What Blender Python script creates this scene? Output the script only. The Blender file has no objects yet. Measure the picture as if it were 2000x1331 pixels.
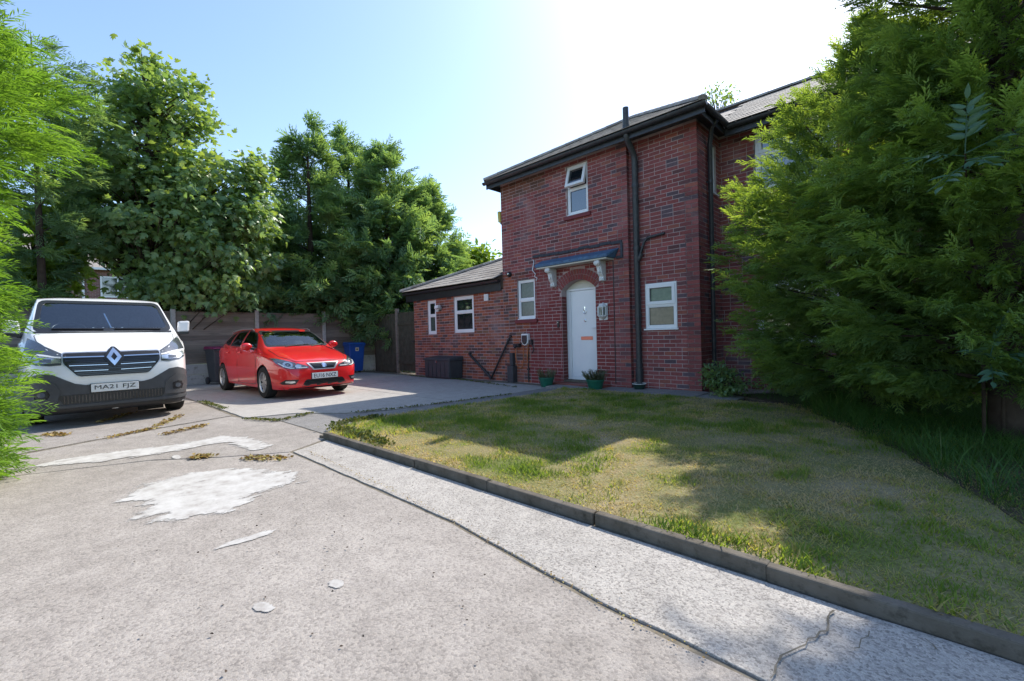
import bpy, bmesh, math, random
import numpy as np
from mathutils import Vector, Matrix
from mathutils.bvhtree import BVHTree

random.seed(7)
rng = np.random.default_rng(11)
C = bpy.context.scene.collection
R = math.radians

# ------------------------------------------------------------------ camera, sky, sun, exposure
CAM_H, F_PX, PITCH, ROLL, YAW = 1.12, 875.0, R(.63), R(1.52), R(46.36)
sc = bpy.context.scene
cam_d = bpy.data.cameras.new('camera')
cam_d.sensor_width = 36
cam_d.lens = F_PX / 2000 * 36
cam_d.clip_start = .05
cam_d.clip_end = 2000
cam = bpy.data.objects.new('camera', cam_d)
C.objects.link(cam)
B_ = np.array([[1, 0, 0], [0, 0, -1], [0, 1, 0]], float)
P_ = np.array([[1, 0, 0], [0, math.cos(PITCH), -math.sin(PITCH)], [0, math.sin(PITCH), math.cos(PITCH)]])
Q_ = np.array([[math.cos(ROLL), math.sin(ROLL), 0], [-math.sin(ROLL), math.cos(ROLL), 0], [0, 0, 1]])
CM = Q_ @ P_ @ B_
mw = Matrix.Identity(4)
for i in range(3):
    mw[i][0], mw[i][1], mw[i][2] = CM[0][i], -CM[1][i], -CM[2][i]
mw.translation = (0, 0, CAM_H)
cam.matrix_world = mw
sc.camera = cam

SUN_EL, SUN_AZ = R(46.7), R(38.5)          # azimuth clockwise from +Y
world = bpy.data.worlds.new('World')
sc.world = world
world.use_nodes = True
wn = world.node_tree.nodes
bg = wn['Background']
sky = wn.new('ShaderNodeTexSky')
sky.sky_type = 'NISHITA'
sky.sun_disc = False
sky.sun_elevation = SUN_EL
sky.sun_rotation = SUN_AZ
sky.altitude = 60
sky.air_density = 1.0
sky.dust_density = .9
sky.ozone_density = 2.6
bg.inputs['Strength'].default_value = .14
world.node_tree.links.new(sky.outputs[0], bg.inputs['Color'])
sun_d = bpy.data.lights.new('sun', 'SUN')
sun_d.energy = 2.95
sun_d.angle = R(.53)
sun_d.color = (1, .94, .84)
sun = bpy.data.objects.new('sun', sun_d)
C.objects.link(sun)
sdir = Vector((math.sin(SUN_AZ) * math.cos(SUN_EL), math.cos(SUN_AZ) * math.cos(SUN_EL), math.sin(SUN_EL)))
sun.rotation_euler = sdir.to_track_quat('Z', 'Y').to_euler()
sun.location = (20, 25, 30)
sc.view_settings.view_transform = 'Standard'
sc.view_settings.look = 'None'
sc.view_settings.gamma = 1
sc.view_settings.use_curve_mapping = False
sc.view_settings.exposure = 1.13

# ------------------------------------------------------------------ places
D1 = Vector((-math.sin(YAW), math.cos(YAW), 0))     # along the house front, away to the left (u)
D2 = Vector((math.cos(YAW), math.sin(YAW), 0))      # into the house (v)
O_ = Vector((3.327, 7.897, 0))                      # front right corner of the house
TH = YAW - math.pi / 2


def P(u, v, z=0):
    return O_ + D1 * u + D2 * v + Vector((0, 0, z))


def at(px, py, depth):
    """point seen at a pixel of the 2000 px wide photograph, at a distance along the view"""
    d = CM.T @ np.array([(px - 1000) / F_PX, (py - 665.5) / F_PX, 1.0])
    return Vector((0, 0, CAM_H)) + Vector(d) * depth


# ------------------------------------------------------------------ mesh helpers
class MB:
    def __init__(s):
        s.v, s.f, s.m = [], [], []

    def add(s, vs, fs, mi=0):
        b = len(s.v)
        s.v += [tuple(p) for p in vs]
        for f in fs:
            s.f.append(tuple(i + b for i in f))
            s.m.append(mi)

    def quad(s, a, b, c, d, mi=0):
        s.add([a, b, c, d], [(0, 1, 2, 3)], mi)

    def box(s, x0, x1, y0, y1, z0, z1, mi=0):
        s.add([(x0, y0, z0), (x1, y0, z0), (x1, y1, z0), (x0, y1, z0), (x0, y0, z1), (x1, y0, z1), (x1, y1, z1), (x0, y1, z1)],
              [(0, 3, 2, 1), (4, 5, 6, 7), (0, 1, 5, 4), (1, 2, 6, 5), (2, 3, 7, 6), (3, 0, 4, 7)], mi)

    def hex8(s, p, mi=0):
        s.add(p, [(0, 3, 2, 1), (4, 5, 6, 7), (0, 1, 5, 4), (1, 2, 6, 5), (2, 3, 7, 6), (3, 0, 4, 7)], mi)

    def tube(s, pts, r, n=8, mi=0, cap=True, r1=None):
        pts = [Vector(p) for p in pts]
        k = len(pts)
        rs = r if isinstance(r, (list, tuple)) else [r + ((r1 if r1 is not None else r) - r) * i / max(1, k - 1) for i in range(k)]
        vs, fs = [], []
        a = None
        for i, p in enumerate(pts):
            t = (pts[min(i + 1, k - 1)] - pts[max(i - 1, 0)])
            t = t.normalized() if t.length > 1e-9 else Vector((0, 0, 1))
            if a is None:
                a = t.cross(Vector((0, 0, 1)))
                if a.length < .05:
                    a = t.cross(Vector((1, 0, 0)))
            a = (a - t * a.dot(t))
            if a.length < 1e-6:
                a = t.orthogonal()
            a.normalize()
            b = t.cross(a)
            c0, c1 = (pts[i] - pts[i - 1]).normalized() if i else t, (pts[i + 1] - pts[i]).normalized() if i < k - 1 else t
            g_ = 1 / max(.6, t.dot(c1) if t.dot(c1) > 0 else 1)          # keep the width through a bend
            for j in range(n):
                an = 2 * math.pi * j / n
                vs.append(p + (a * math.cos(an) + b * math.sin(an)) * rs[i] * min(g_, 1.3))
        for i in range(k - 1):
            for j in range(n):
                fs.append((i * n + j, i * n + (j + 1) % n, (i + 1) * n + (j + 1) % n, (i + 1) * n + j))
        if cap:
            fs.append(tuple(range(n))[::-1])
            fs.append(tuple((k - 1) * n + j for j in range(n)))
        s.add(vs, fs, mi)

    def lathe(s, prof, n=24, c=(0, 0, 0), axis='z', mi=0, a0=0, a1=2 * math.pi, closed=False):
        full = abs(a1 - a0 - 2 * math.pi) < 1e-6
        cnt = n if full else n + 1
        vs, fs = [], []
        for r, h in prof:
            for j in range(cnt):
                an = a0 + (a1 - a0) * j / n
                x, y = r * math.cos(an), r * math.sin(an)
                p = {'z': (x, y, h), 'x': (h, x, y), 'y': (x, h, y)}[axis]
                vs.append((p[0] + c[0], p[1] + c[1], p[2] + c[2]))
        k = len(prof)
        for i in range(k if closed else k - 1):
            i2 = (i + 1) % k
            for j in range(n):
                j2 = (j + 1) % cnt
                fs.append((i * cnt + j, i * cnt + j2, i2 * cnt + j2, i2 * cnt + j))
        s.add(vs, fs, mi)

    def prism(s, poly, fn, d0, d1, mi=0):
        """poly of (a,b); fn(a,b,d) -> point; solid between depths d0 and d1"""
        n = len(poly)
        vs = [fn(a, b, d0) for a, b in poly] + [fn(a, b, d1) for a, b in poly]
        fs = [tuple(range(n)), tuple(range(2 * n - 1, n - 1, -1))]
        for i in range(n):
            j = (i + 1) % n
            fs.append((j, i, i + n, j + n))
        s.add(vs, fs, mi)

    def mesh(s, name, smooth=None, fix=True):
        me = bpy.data.meshes.new(name)
        me.from_pydata(s.v, [], s.f)
        me.update()
        me.polygons.foreach_set('material_index', s.m)
        if fix:
            bm = bmesh.new()
            bm.from_mesh(me)
            bmesh.ops.recalc_face_normals(bm, faces=bm.faces[:])
            if smooth is not None:
                for f in bm.faces:
                    f.smooth = True
                for e in bm.edges:
                    if len(e.link_faces) == 2 and e.calc_face_angle(0) > R(smooth):
                        e.smooth = False
            bm.to_mesh(me)
            bm.free()
        return me

    def build(s, name, mats, parent=None, smooth=None, bevel=0, loc=None, rot=None, fix=True):
        return link(name, s.mesh(name, smooth, fix), mats, parent, bevel, loc, rot)


def link(name, me, mats, parent=None, bevel=0, loc=None, rot=None):
    if mats is not None:
        for m in (mats if isinstance(mats, (list, tuple)) else [mats]):
            me.materials.append(m)
    o = bpy.data.objects.new(name, me)
    C.objects.link(o)
    if parent:
        o.parent = parent
    if loc is not None:
        o.location = loc
    if rot is not None:
        o.rotation_euler = rot
    if bevel:
        b = o.modifiers.new('bevel', 'BEVEL')
        b.width = bevel
        b.segments = 2
        b.limit_method = 'ANGLE'
        b.angle_limit = R(40)
    return o


def empty(name, loc, rz=TH, parent=None):
    o = bpy.data.objects.new(name, None)
    o.empty_display_size = .2
    C.objects.link(o)
    o.location = loc
    o.rotation_euler = (0, 0, rz)
    if parent:
        o.parent = parent
    return o


def tag(o, label=None, cat=None, group=None, kind=None):
    if label:
        o['label'] = label
    if cat:
        o['category'] = cat
    if group:
        o['group'] = group
    if kind:
        o['kind'] = kind
    return o


def thing(name, label, cat, loc, rz=TH, group=None):
    return tag(empty(name, loc, rz), label, cat, group)


def npmesh(name, V, T, tint=None, smooth=False, col=None):
    """triangle mesh straight from arrays"""
    me = bpy.data.meshes.new(name)
    me.vertices.add(len(V))
    me.vertices.foreach_set('co', np.ascontiguousarray(V, np.float32).ravel())
    me.loops.add(T.size)
    me.loops.foreach_set('vertex_index', np.ascontiguousarray(T, np.int32).ravel())
    me.polygons.add(len(T))
    me.polygons.foreach_set('loop_start', np.arange(0, T.size, 3, dtype=np.int32))
    me.polygons.foreach_set('loop_total', np.full(len(T), 3, np.int32))
    if smooth:
        me.polygons.foreach_set('use_smooth', np.ones(len(T), bool))
    if tint is not None:
        a = me.attributes.new('tint', 'FLOAT', 'POINT')
        a.data.foreach_set('value', np.ascontiguousarray(tint, np.float32))
    me.update(calc_edges=True)
    return me


def scatter(tpls, pos, ax, nr, scl, tint):
    """copies of triangle templates placed at pos along axis ax with normal nr; one merged V,T,tint"""
    Vs, Ts, Is = [], [], []
    base = 0
    pick = rng.integers(0, len(tpls), len(pos))
    ax = ax / (np.linalg.norm(ax, axis=1, keepdims=True) + 1e-9)
    b = np.cross(nr, ax)
    b /= (np.linalg.norm(b, axis=1, keepdims=True) + 1e-9)
    n = np.cross(ax, b)
    for k, (tv, tt) in enumerate(tpls):
        i = np.where(pick == k)[0]
        if not len(i):
            continue
        s = scl[i][:, None, None]
        V = pos[i][:, None, :] + s * (tv[None, :, 0:1] * ax[i][:, None, :] + tv[None, :, 1:2] * b[i][:, None, :] + tv[None, :, 2:3] * n[i][:, None, :])
        T = tt[None] + (np.arange(len(i)) * len(tv))[:, None, None] + base
        Vs.append(V.reshape(-1, 3))
        Ts.append(T.reshape(-1, 3))
        Is.append(np.repeat(tint[i], len(tv)))
        base += len(i) * len(tv)
    return np.concatenate(Vs), np.concatenate(Ts), np.concatenate(Is)


# ------------------------------------------------------------------ materials
def nmat(name, base=(.5, .5, .5), rough=.6, spec=.5, metal=0, coat=0):
    m = bpy.data.materials.new(name)
    m.use_nodes = True
    nt = m.node_tree
    b = nt.nodes['Principled BSDF']
    b.inputs['Base Color'].default_value = (*base, 1)
    b.inputs['Roughness'].default_value = rough
    b.inputs['Specular IOR Level'].default_value = spec
    b.inputs['Metallic'].default_value = metal
    b.inputs['Coat Weight'].default_value = coat
    b.inputs['Coat Roughness'].default_value = .04
    return m, nt.nodes, nt.links, b


def N(nodes, typ, **kw):
    n = nodes.new('ShaderNode' + typ)
    for k, v in kw.items():
        if k in n.inputs:
            n.inputs[k].default_value = v
        else:
            setattr(n, k, v)
    return n


def ramp(nodes, stops, interp='LINEAR'):
    n = nodes.new('ShaderNodeValToRGB')
    n.color_ramp.interpolation = interp
    e = n.color_ramp.elements
    while len(e) < len(stops):
        e.new(.5)
    for i, (p, c) in enumerate(stops):
        e[i].position = p
        e[i].color = (*c, 1) if len(c) == 3 else c
    return n


def mixc(nodes, links, a, b, fac, mode='MIX'):
    n = nodes.new('ShaderNodeMix')
    n.data_type = 'RGBA'
    n.blend_type = mode
    for sock, val in ((n.inputs[0], fac), (n.inputs[6], a), (n.inputs[7], b)):
        if hasattr(val, 'links') or hasattr(val, 'is_linked'):
            links.new(val, sock)
        elif isinstance(val, (int, float)):
            sock.default_value = val
        else:
            sock.default_value = (*val, 1)
    return n.outputs[2]


def weathered(name, c0, c1, rough=.7, scale=6, spec=.3, bump=.15, bscale=60, metal=0, coat=0, dirt=None):
    """plain surface with soft tonal variation, grain and fine relief"""
    m, n, l, b = nmat(name, c0, rough, spec, metal, coat)
    tc = N(n, 'TexCoord')
    n1 = N(n, 'TexNoise', Scale=scale, Detail=6, Roughness=.65)
    l.new(tc.outputs['Object'], n1.inputs['Vector'])
    rp = ramp(n, [(.3, c0), (.7, c1)])
    l.new(n1.outputs[0], rp.inputs[0])
    out = rp.outputs[0]
    if dirt:
        n3 = N(n, 'TexNoise', Scale=scale * 3.1, Detail=8, Roughness=.7)
        l.new(tc.outputs['Object'], n3.inputs['Vector'])
        r3 = ramp(n, [(.52, (0, 0, 0)), (.72, (1, 1, 1))])
        l.new(n3.outputs[0], r3.inputs[0])
        out = mixc(n, l, out, dirt, r3.outputs[0])
    l.new(out, b.inputs['Base Color'])
    if bump:
        n2 = N(n, 'TexNoise', Scale=bscale, Detail=4)
        l.new(tc.outputs['Object'], n2.inputs['Vector'])
        bp = N(n, 'Bump', Strength=bump, Distance=.004)
        l.new(n2.outputs[0], bp.inputs['Height'])
        l.new(bp.outputs[0], b.inputs['Normal'])
    return m


def concrete(name, dark, mid, light, pebble=85, contrast=.5, bump=.5, stain=(.16, .14, .12), tone=None):
    """cast concrete with showing stones: large stains, blotches and pebbles a centimetre across"""
    m, n, l, b = nmat(name, mid, .88, .25)
    tc = N(n, 'TexCoord')
    vec = tc.outputs['Object']
    big = N(n, 'TexNoise', Scale=.55, Detail=7, Roughness=.62)
    l.new(vec, big.inputs['Vector'])
    med = N(n, 'TexNoise', Scale=5.5, Detail=8, Roughness=.7)
    l.new(vec, med.inputs['Vector'])
    vo = N(n, 'TexVoronoi', Scale=pebble)
    l.new(vec, vo.inputs['Vector'])
    warp = N(n, 'TexNoise', Scale=pebble * 2.2, Detail=3)
    l.new(vec, warp.inputs['Vector'])
    r1 = ramp(n, [(.3, dark), (.52, mid), (.75, light)])
    l.new(big.outputs[0], r1.inputs[0])
    r2 = ramp(n, [(.35, tuple(c * .82 for c in mid)), (.65, tuple(min(1, c * 1.12) for c in light))])
    l.new(med.outputs[0], r2.inputs[0])
    c = mixc(n, l, r1.outputs[0], r2.outputs[0], .45)
    sep = N(n, 'SeparateColor')
    l.new(vo.outputs['Color'], sep.inputs[0])
    r3 = ramp(n, [(0, (.28, .27, .27)), (.18, (.62, .6, .6)), (.55, (1, 1, 1)), (1, (1.25, 1.22, 1.18))])
    l.new(sep.outputs[0], r3.inputs[0])
    c = mixc(n, l, c, r3.outputs[0], contrast, 'MULTIPLY')
    r4 = ramp(n, [(.42, (.72, .72, .72)), (.58, (1.06, 1.06, 1.06))])
    l.new(warp.outputs[0], r4.inputs[0])
    c = mixc(n, l, c, r4.outputs[0], .6, 'MULTIPLY')
    st = N(n, 'TexNoise', Scale=1.7, Detail=10, Roughness=.75)
    l.new(vec, st.inputs['Vector'])
    r5 = ramp(n, [(.56, (0, 0, 0)), (.78, (1, 1, 1))])
    l.new(st.outputs[0], r5.inputs[0])
    sm = N(n, 'Math', operation='MULTIPLY')
    sm.inputs[1].default_value = .55
    l.new(r5.outputs[0], sm.inputs[0])
    c = mixc(n, l, c, stain, sm.outputs[0])
    oi = N(n, 'ObjectInfo')
    r6 = ramp(n, [(0, (.9, .9, .9)), (1, (1.06, 1.05, 1.04))])
    l.new(oi.outputs['Random'], r6.inputs[0])
    c = mixc(n, l, c, r6.outputs[0], 1.0, 'MULTIPLY')
    l.new(c, b.inputs['Base Color'])
    ad = N(n, 'Math', operation='ADD')
    l.new(vo.outputs['Distance'], ad.inputs[0])
    l.new(warp.outputs[0], ad.inputs[1])
    bp = N(n, 'Bump', Strength=bump, Distance=.004)
    bp.invert = True
    l.new(ad.outputs[0], bp.inputs['Height'])
    l.new(bp.outputs[0], b.inputs['Normal'])
    return m


def leafmat(name, stops, transl=.35, rough=.5, nscale=1.2, spec=.35, tcol=None, nmix=.45):
    """leaf surface; colour from the leaf's own tint plus slow variation through the crown"""
    m, n, l, b = nmat(name, (.1, .2, .05), rough, spec)
    at_ = N(n, 'Attribute', attribute_name='tint')
    tc = N(n, 'TexCoord')
    no = N(n, 'TexNoise', Scale=nscale, Detail=3)
    l.new(tc.outputs['Object'], no.inputs['Vector'])
    mx = N(n, 'Mix', data_type='FLOAT')
    mx.inputs[0].default_value = nmix
    l.new(at_.outputs['Fac'], mx.inputs[2])
    l.new(no.outputs[0], mx.inputs[3])
    rp = ramp(n, stops)
    l.new(mx.outputs[0], rp.inputs[0])
    l.new(rp.outputs[0], b.inputs['Base Color'])
    tr = N(n, 'BsdfTranslucent')
    tint = mixc(n, l, rp.outputs[0], tcol or (1.5, 1.35, .45), 1.0, 'MULTIPLY')
    l.new(tint, tr.inputs['Color'])
    ms = N(n, 'MixShader')
    ms.inputs[0].default_value = transl
    l.new(b.outputs[0], ms.inputs[1])
    l.new(tr.outputs[0], ms.inputs[2])
    l.new(ms.outputs[0], n['Material Output'].inputs['Surface'])
    return m


def glassmat(name, tint=(.75, .85, .9), ior=1.5, transp=.75, rough=.01):
    m, n, l, b = nmat(name)
    n.remove(b)
    tr = N(n, 'BsdfTransparent')
    tr.inputs[0].default_value = (*[c * transp for c in tint], 1)
    gl = N(n, 'BsdfGlossy')
    gl.inputs['Roughness'].default_value = rough
    fr = N(n, 'Fresnel')
    fr.inputs['IOR'].default_value = ior
    ms = N(n, 'MixShader')
    ge = N(n, 'NewGeometry')
    fc = N(n, 'Math', operation='SUBTRACT')          # inner face of the sheet adds no second mirror
    fc.inputs[0].default_value = 1
    fm = N(n, 'Math', operation='MULTIPLY')
    l.new(ge.outputs['Backfacing'], fc.inputs[1])
    l.new(fc.outputs[0], fm.inputs[0])
    l.new(fr.outputs[0], fm.inputs[1])
    l.new(fm.outputs[0], ms.inputs[0])
    l.new(tr.outputs[0], ms.inputs[1])
    l.new(gl.outputs[0], ms.inputs[2])
    l.new(ms.outputs[0], n['Material Output'].inputs['Surface'])
    return m


M = {}
M['bay'] = concrete('exposed_concrete', (.245, .219, .193), (.322, .292, .264), (.405, .372, .34), 105, .45, .35, stain=(.19, .165, .145))
M['strip'] = concrete('pebble_concrete', (.33, .305, .275), (.40, .375, .345), (.48, .455, .42), 120, .65, .4, stain=(.2, .19, .17))
M['slab'] = concrete('smooth_concrete', (.33, .31, .285), (.39, .37, .345), (.46, .44, .41), 140, .25, .2)
M['tarmac'] = concrete('grey_tarmac', (.22, .21, .20), (.27, .26, .25), (.33, .32, .31), 120, .6, .5)
M['soil'] = weathered('soil', (.055, .042, .03), (.11, .085, .06), .95, 9, .1, .8, 40)
M['joint'] = weathered('joint_dirt', (.12, .105, .08), (.24, .21, .165), .95, 20, .1, .6, 80)
M['kerb'] = weathered('kerb_concrete', (.095, .08, .062), (.17, .15, .125), .9, 5, .2, .6, 90, dirt=(.05, .045, .034))
M['white'] = weathered('white_upvc', (.78, .79, .8), (.84, .84, .84), .3, 3, .5, 0)
M['cream'] = weathered('cream_paint', (.62, .6, .5), (.7, .68, .58), .6, 4, .3, .1)
M['whitepaint'] = weathered('white_gloss_paint', (.66, .67, .66), (.78, .78, .76), .45, 6, .4, .15, dirt=(.35, .35, .33))
M['black'] = weathered('black_plastic', (.018, .019, .021), (.034, .035, .038), .42, 6, .5, .1)
M['pipe'] = weathered('black_pipe_paint', (.02, .023, .028), (.045, .05, .058), .4, 8, .5, .2, dirt=(.09, .085, .08))
M['grey'] = weathered('dark_grey_plastic', (.045, .048, .055), (.065, .068, .075), .55, 7, .4, .15)
M['lead'] = weathered('blue_grey_lead', (.045, .10, .19), (.10, .20, .32), .55, 7, .4, .3, 30, dirt=(.03, .04, .05))
M['leaddark'] = weathered('dark_flashing', (.03, .035, .045), (.08, .085, .1), .7, 14, .3, .5, 40)
M['sill'] = weathered('red_painted_sill', (.16, .035, .04), (.22, .05, .055), .6, 8, .3, .2)
M['chrome'] = nmat('chrome', (.75, .76, .78), .12, .5, 1)[0]
M['copper'] = nmat('worn_copper_letter_plate', (.62, .22, .15), .35, .5, .6)[0]


def brickmat():
    m, n, l, b = nmat('brick', (.25, .06, .05), .85, .25)
    at_ = N(n, 'Attribute', attribute_name='Col')
    tc = N(n, 'TexCoord')
    n1 = N(n, 'TexNoise', Scale=28, Detail=6, Roughness=.7)
    l.new(tc.outputs['Object'], n1.inputs['Vector'])
    r1 = ramp(n, [(.3, (.72, .7, .7)), (.7, (1.2, 1.2, 1.2))])
    l.new(n1.outputs[0], r1.inputs[0])
    c = mixc(n, l, at_.outputs['Color'], r1.outputs[0], .8, 'MULTIPLY')
    n2 = N(n, 'TexNoise', Scale=1.1, Detail=5, Roughness=.6)
    l.new(tc.outputs['Object'], n2.inputs['Vector'])
    r2 = ramp(n, [(.55, (0, 0, 0)), (.8, (1, 1, 1))])
    l.new(n2.outputs[0], r2.inputs[0])
    mm = N(n, 'Math', operation='MULTIPLY')
    mm.inputs[1].default_value = .42
    l.new(r2.outputs[0], mm.inputs[0])
    c = mixc(n, l, c, (.46, .34, .35), mm.outputs[0])      # pale salt bloom
    l.new(c, b.inputs['Base Color'])
    n3 = N(n, 'TexNoise', Scale=150, Detail=4)
    l.new(tc.outputs['Object'], n3.inputs['Vector'])
    bp = N(n, 'Bump', Strength=.35, Distance=.003)
    l.new(n3.outputs[0], bp.inputs['Height'])
    l.new(bp.outputs[0], b.inputs['Normal'])
    return m


M['brick'] = brickmat()
M['mortar'] = weathered('mortar', (.36, .265, .255), (.50, .40, .385), .95, 1.3, .15, .6, 120, dirt=(.22, .16, .15))


def obscure(name, c0, c1, rough, spec=.5):
    m = weathered(name, c0, c1, rough, 14, spec, .25, 120)
    m.node_tree.nodes['Principled BSDF'].inputs['IOR'].default_value = 2.3 if 'dark' in name else 1.75
    return m


M['pane'] = obscure('dark_window_glass', (.008, .012, .016), (.016, .022, .028), .02, .6)
M['pane'].node_tree.nodes['Bump'].inputs['Strength'].default_value = .012
M['frost'] = obscure('obscured_glass', (.05, .075, .065), (.10, .13, .11), .22, .6)
# ------------------------------------------------------------------ the ground, the drive, kerb and lawn
def gpt(px, py, z=0):
    d = CM.T @ np.array([(px - 1000) / F_PX, (py - 665.5) / F_PX, 1.0])
    t = (z - CAM_H) / d[2]
    p = Vector((0, 0, CAM_H)) + Vector(d) * t - O_
    return p.dot(D1), p.dot(D2)


def U(u, v, z=0):
    return (-u, v, z)


def groundmat():
    m, n, l, b = nmat('rough_grass_ground', (.08, .1, .04), .95, .1)
    tc = N(n, 'TexCoord')
    n1 = N(n, 'TexNoise', Scale=.4, Detail=10, Roughness=.7)
    l.new(tc.outputs['Object'], n1.inputs['Vector'])
    rp = ramp(n, [(.35, (.05, .075, .025)), (.55, (.09, .1, .045)), (.7, (.13, .115, .07))])
    l.new(n1.outputs[0], rp.inputs[0])
    l.new(rp.outputs[0], b.inputs['Base Color'])
    return m


g = MB()
g.quad((-400, -400, 0), (400, -400, 0), (400, 400, 0), (-400, 400, 0))
go = g.build('ground', groundmat(), loc=(0, 0, -.12), fix=False)
tag(go, kind='structure')

drive = tag(empty('driveway', P(0, 0, 0)), kind='structure')
BAYS = [
    ('bay', 0, [(1.72, -6.31), (-.9, -6.34), (-2.0, -6.46), (-9, -6.64), (-9, -16), (3.2, -16), (2.93, -8.4), (2.52, -7.32), (2.08, -6.84)]),
    ('strip', .001, [(1.95, -5.83), (-9, -5.83), (-9, -6.61), (-2.0, -6.43), (-.9, -6.31), (1.72, -6.28)]),
    ('bay', -.002, [(2.1, -5.72), (3.72, -5.72), (4.42, -5.98), (4.82, -6.05), (4.52, -7.0), (4.12, -7.9), (3.82, -8.6), (3.8, -16), (3.23, -16), (2.96, -8.4), (2.55, -7.3), (2.11, -6.82), (1.76, -6.31), (2.0, -5.9)]),
    ('bay', .004, [(4.87, -6.03), (7.3, -6.0), (11.9, -6.0), (11.9, -12), (4.0, -12), (3.9, -8.6), (4.2, -7.9), (4.58, -7.0)]),
    ('tarmac', -.003, [(4.43, -5.95), (4.2, -5.34), (3.5, -4.83), (3.2, -4.22), (2.95, -1.8), (2.95, -.78), (2.45, -.78), (2.25, -1.8), (2.45, -4.1), (2.6, -5.0), (2.25, -5.6), (2.1, -5.69), (3.74, -5.69)]),
    ('slab', .003, [(4.47, -5.95), (7.3, -5.95), (7.3, -3.1), (3.13, -3.1), (3.24, -4.2), (3.54, -4.78), (4.24, -5.3)]),
    ('slab', 0, [(3.12, -3.07), (7.3, -3.07), (7.3, -.46), (2.99, -.46), (2.99, -1.8)]),
    ('slab', -.003, [(7.33, -5.95), (11.9, -5.95), (11.9, -3.1), (7.33, -3.1)]),
    ('slab', .002, [(7.33, -3.07), (11.9, -3.07), (11.9, -.4), (7.33, -.4)]),
]


def ragged(poly, step=.14, amp=.005):
    out = []
    n = len(poly)
    for i in range(n):
        a, b = Vector(poly[i]), Vector(poly[(i + 1) % n])
        k = max(1, min(60, int((b - a).length / step)))
        for j in range(k):
            p = a.lerp(b, j / k)
            if j:
                p += Vector((random.uniform(-amp, amp), random.uniform(-amp, amp)))
            out.append((p.x, p.y))
    return out


for kind, dz, poly in BAYS:
    b = MB()
    b.prism(ragged(poly), lambda u, v, d: U(u, v, d), -.1, dz)
    b.build('concrete_bay', M[kind], drive, bevel=.003)
j = MB()
j.add([U(-9, -16, -.009), U(12.5, -16, -.009), U(12.5, .3, -.009), U(-9, .3, -.009)], [(0, 1, 2, 3)])
j.build('joint_filler', M['joint'], drive)


# spilt white paint and plaster marks worn thin on the concrete: a film with ragged holes
def paintmat():
    m, n, l, b = nmat('worn_white_spill', (.62, .61, .58), .85, .2)
    tc = N(n, 'TexCoord')
    n1 = N(n, 'TexNoise', Scale=6, Detail=10, Roughness=.72)
    l.new(tc.outputs['Object'], n1.inputs['Vector'])
    r1 = ramp(n, [(.36, (.33, .305, .28)), (.46, (.43, .41, .385)), (.6, (.51, .495, .47))])
    l.new(n1.outputs[0], r1.inputs[0])
    l.new(r1.outputs[0], b.inputs['Base Color'])
    at_ = N(n, 'Attribute', attribute_name='tint')
    mp = N(n, 'Mapping')
    mp.inputs['Scale'].default_value = (1, .45, 1)
    l.new(tc.outputs['Object'], mp.inputs[0])
    n2 = N(n, 'TexNoise', Scale=11, Detail=10, Roughness=.78)
    l.new(mp.outputs[0], n2.inputs['Vector'])
    ad = N(n, 'Math', operation='ADD')
    l.new(at_.outputs['Fac'], ad.inputs[0])
    sc_ = N(n, 'Math', operation='MULTIPLY_ADD')
    sc_.inputs[1].default_value = 2.5
    sc_.inputs[2].default_value = -1.25
    l.new(n2.outputs[0], sc_.inputs[0])
    l.new(sc_.outputs[0], ad.inputs[1])
    r2 = ramp(n, [(.44, (0, 0, 0)), (.56, (1, 1, 1))])
    l.new(ad.outputs[0], r2.inputs[0])
    l.new(r2.outputs[0], b.inputs['Alpha'])
    return m


def spill(pix, soft=.10, z=.0045, name='paint_splash', grid=.03):
    poly = np.array([gpt(x, y) for x, y in pix])
    lo, hi = poly.min(0) - soft, poly.max(0) + soft
    gx, gy = np.arange(lo[0], hi[0], grid), np.arange(lo[1], hi[1], grid)
    X, Y = np.meshgrid(gx, gy, indexing='ij')
    x, y = X.ravel(), Y.ravel()
    dist = np.full(len(x), 9.0)
    ins = np.zeros(len(x), bool)
    for i in range(len(poly)):
        p0, p1 = poly[i], poly[(i + 1) % len(poly)]
        d = p1 - p0
        t = np.clip(((x - p0[0]) * d[0] + (y - p0[1]) * d[1]) / max(1e-9, d @ d), 0, 1)
        dist = np.minimum(dist, np.hypot(x - p0[0] - t * d[0], y - p0[1] - t * d[1]))
        ins ^= ((p0[1] > y) != (p1[1] > y)) & (x < (p1[0] - p0[0]) * (y - p0[1]) / (p1[1] - p0[1] + 1e-12) + p0[0])
    sd = np.where(ins, dist, -dist)
    cov = np.clip(.5 + .5 * sd / soft, 0, .86)
    ny = len(gy)
    idx = np.arange(len(x)).reshape(len(gx), ny)
    q0, q1, q2, q3 = idx[:-1, :-1].ravel(), idx[1:, :-1].ravel(), idx[1:, 1:].ravel(), idx[:-1, 1:].ravel()
    keep = np.max(np.stack([cov[q] for q in (q0, q1, q2, q3)]), 0) > .02
    T = np.concatenate([np.stack([q0, q2, q1], 1)[keep], np.stack([q0, q3, q2], 1)[keep]])
    V = np.stack([-x, y, np.full(len(x), z)], 1)
    return link(name, npmesh(name, V, T, cov), M['spill'], drive)


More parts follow.
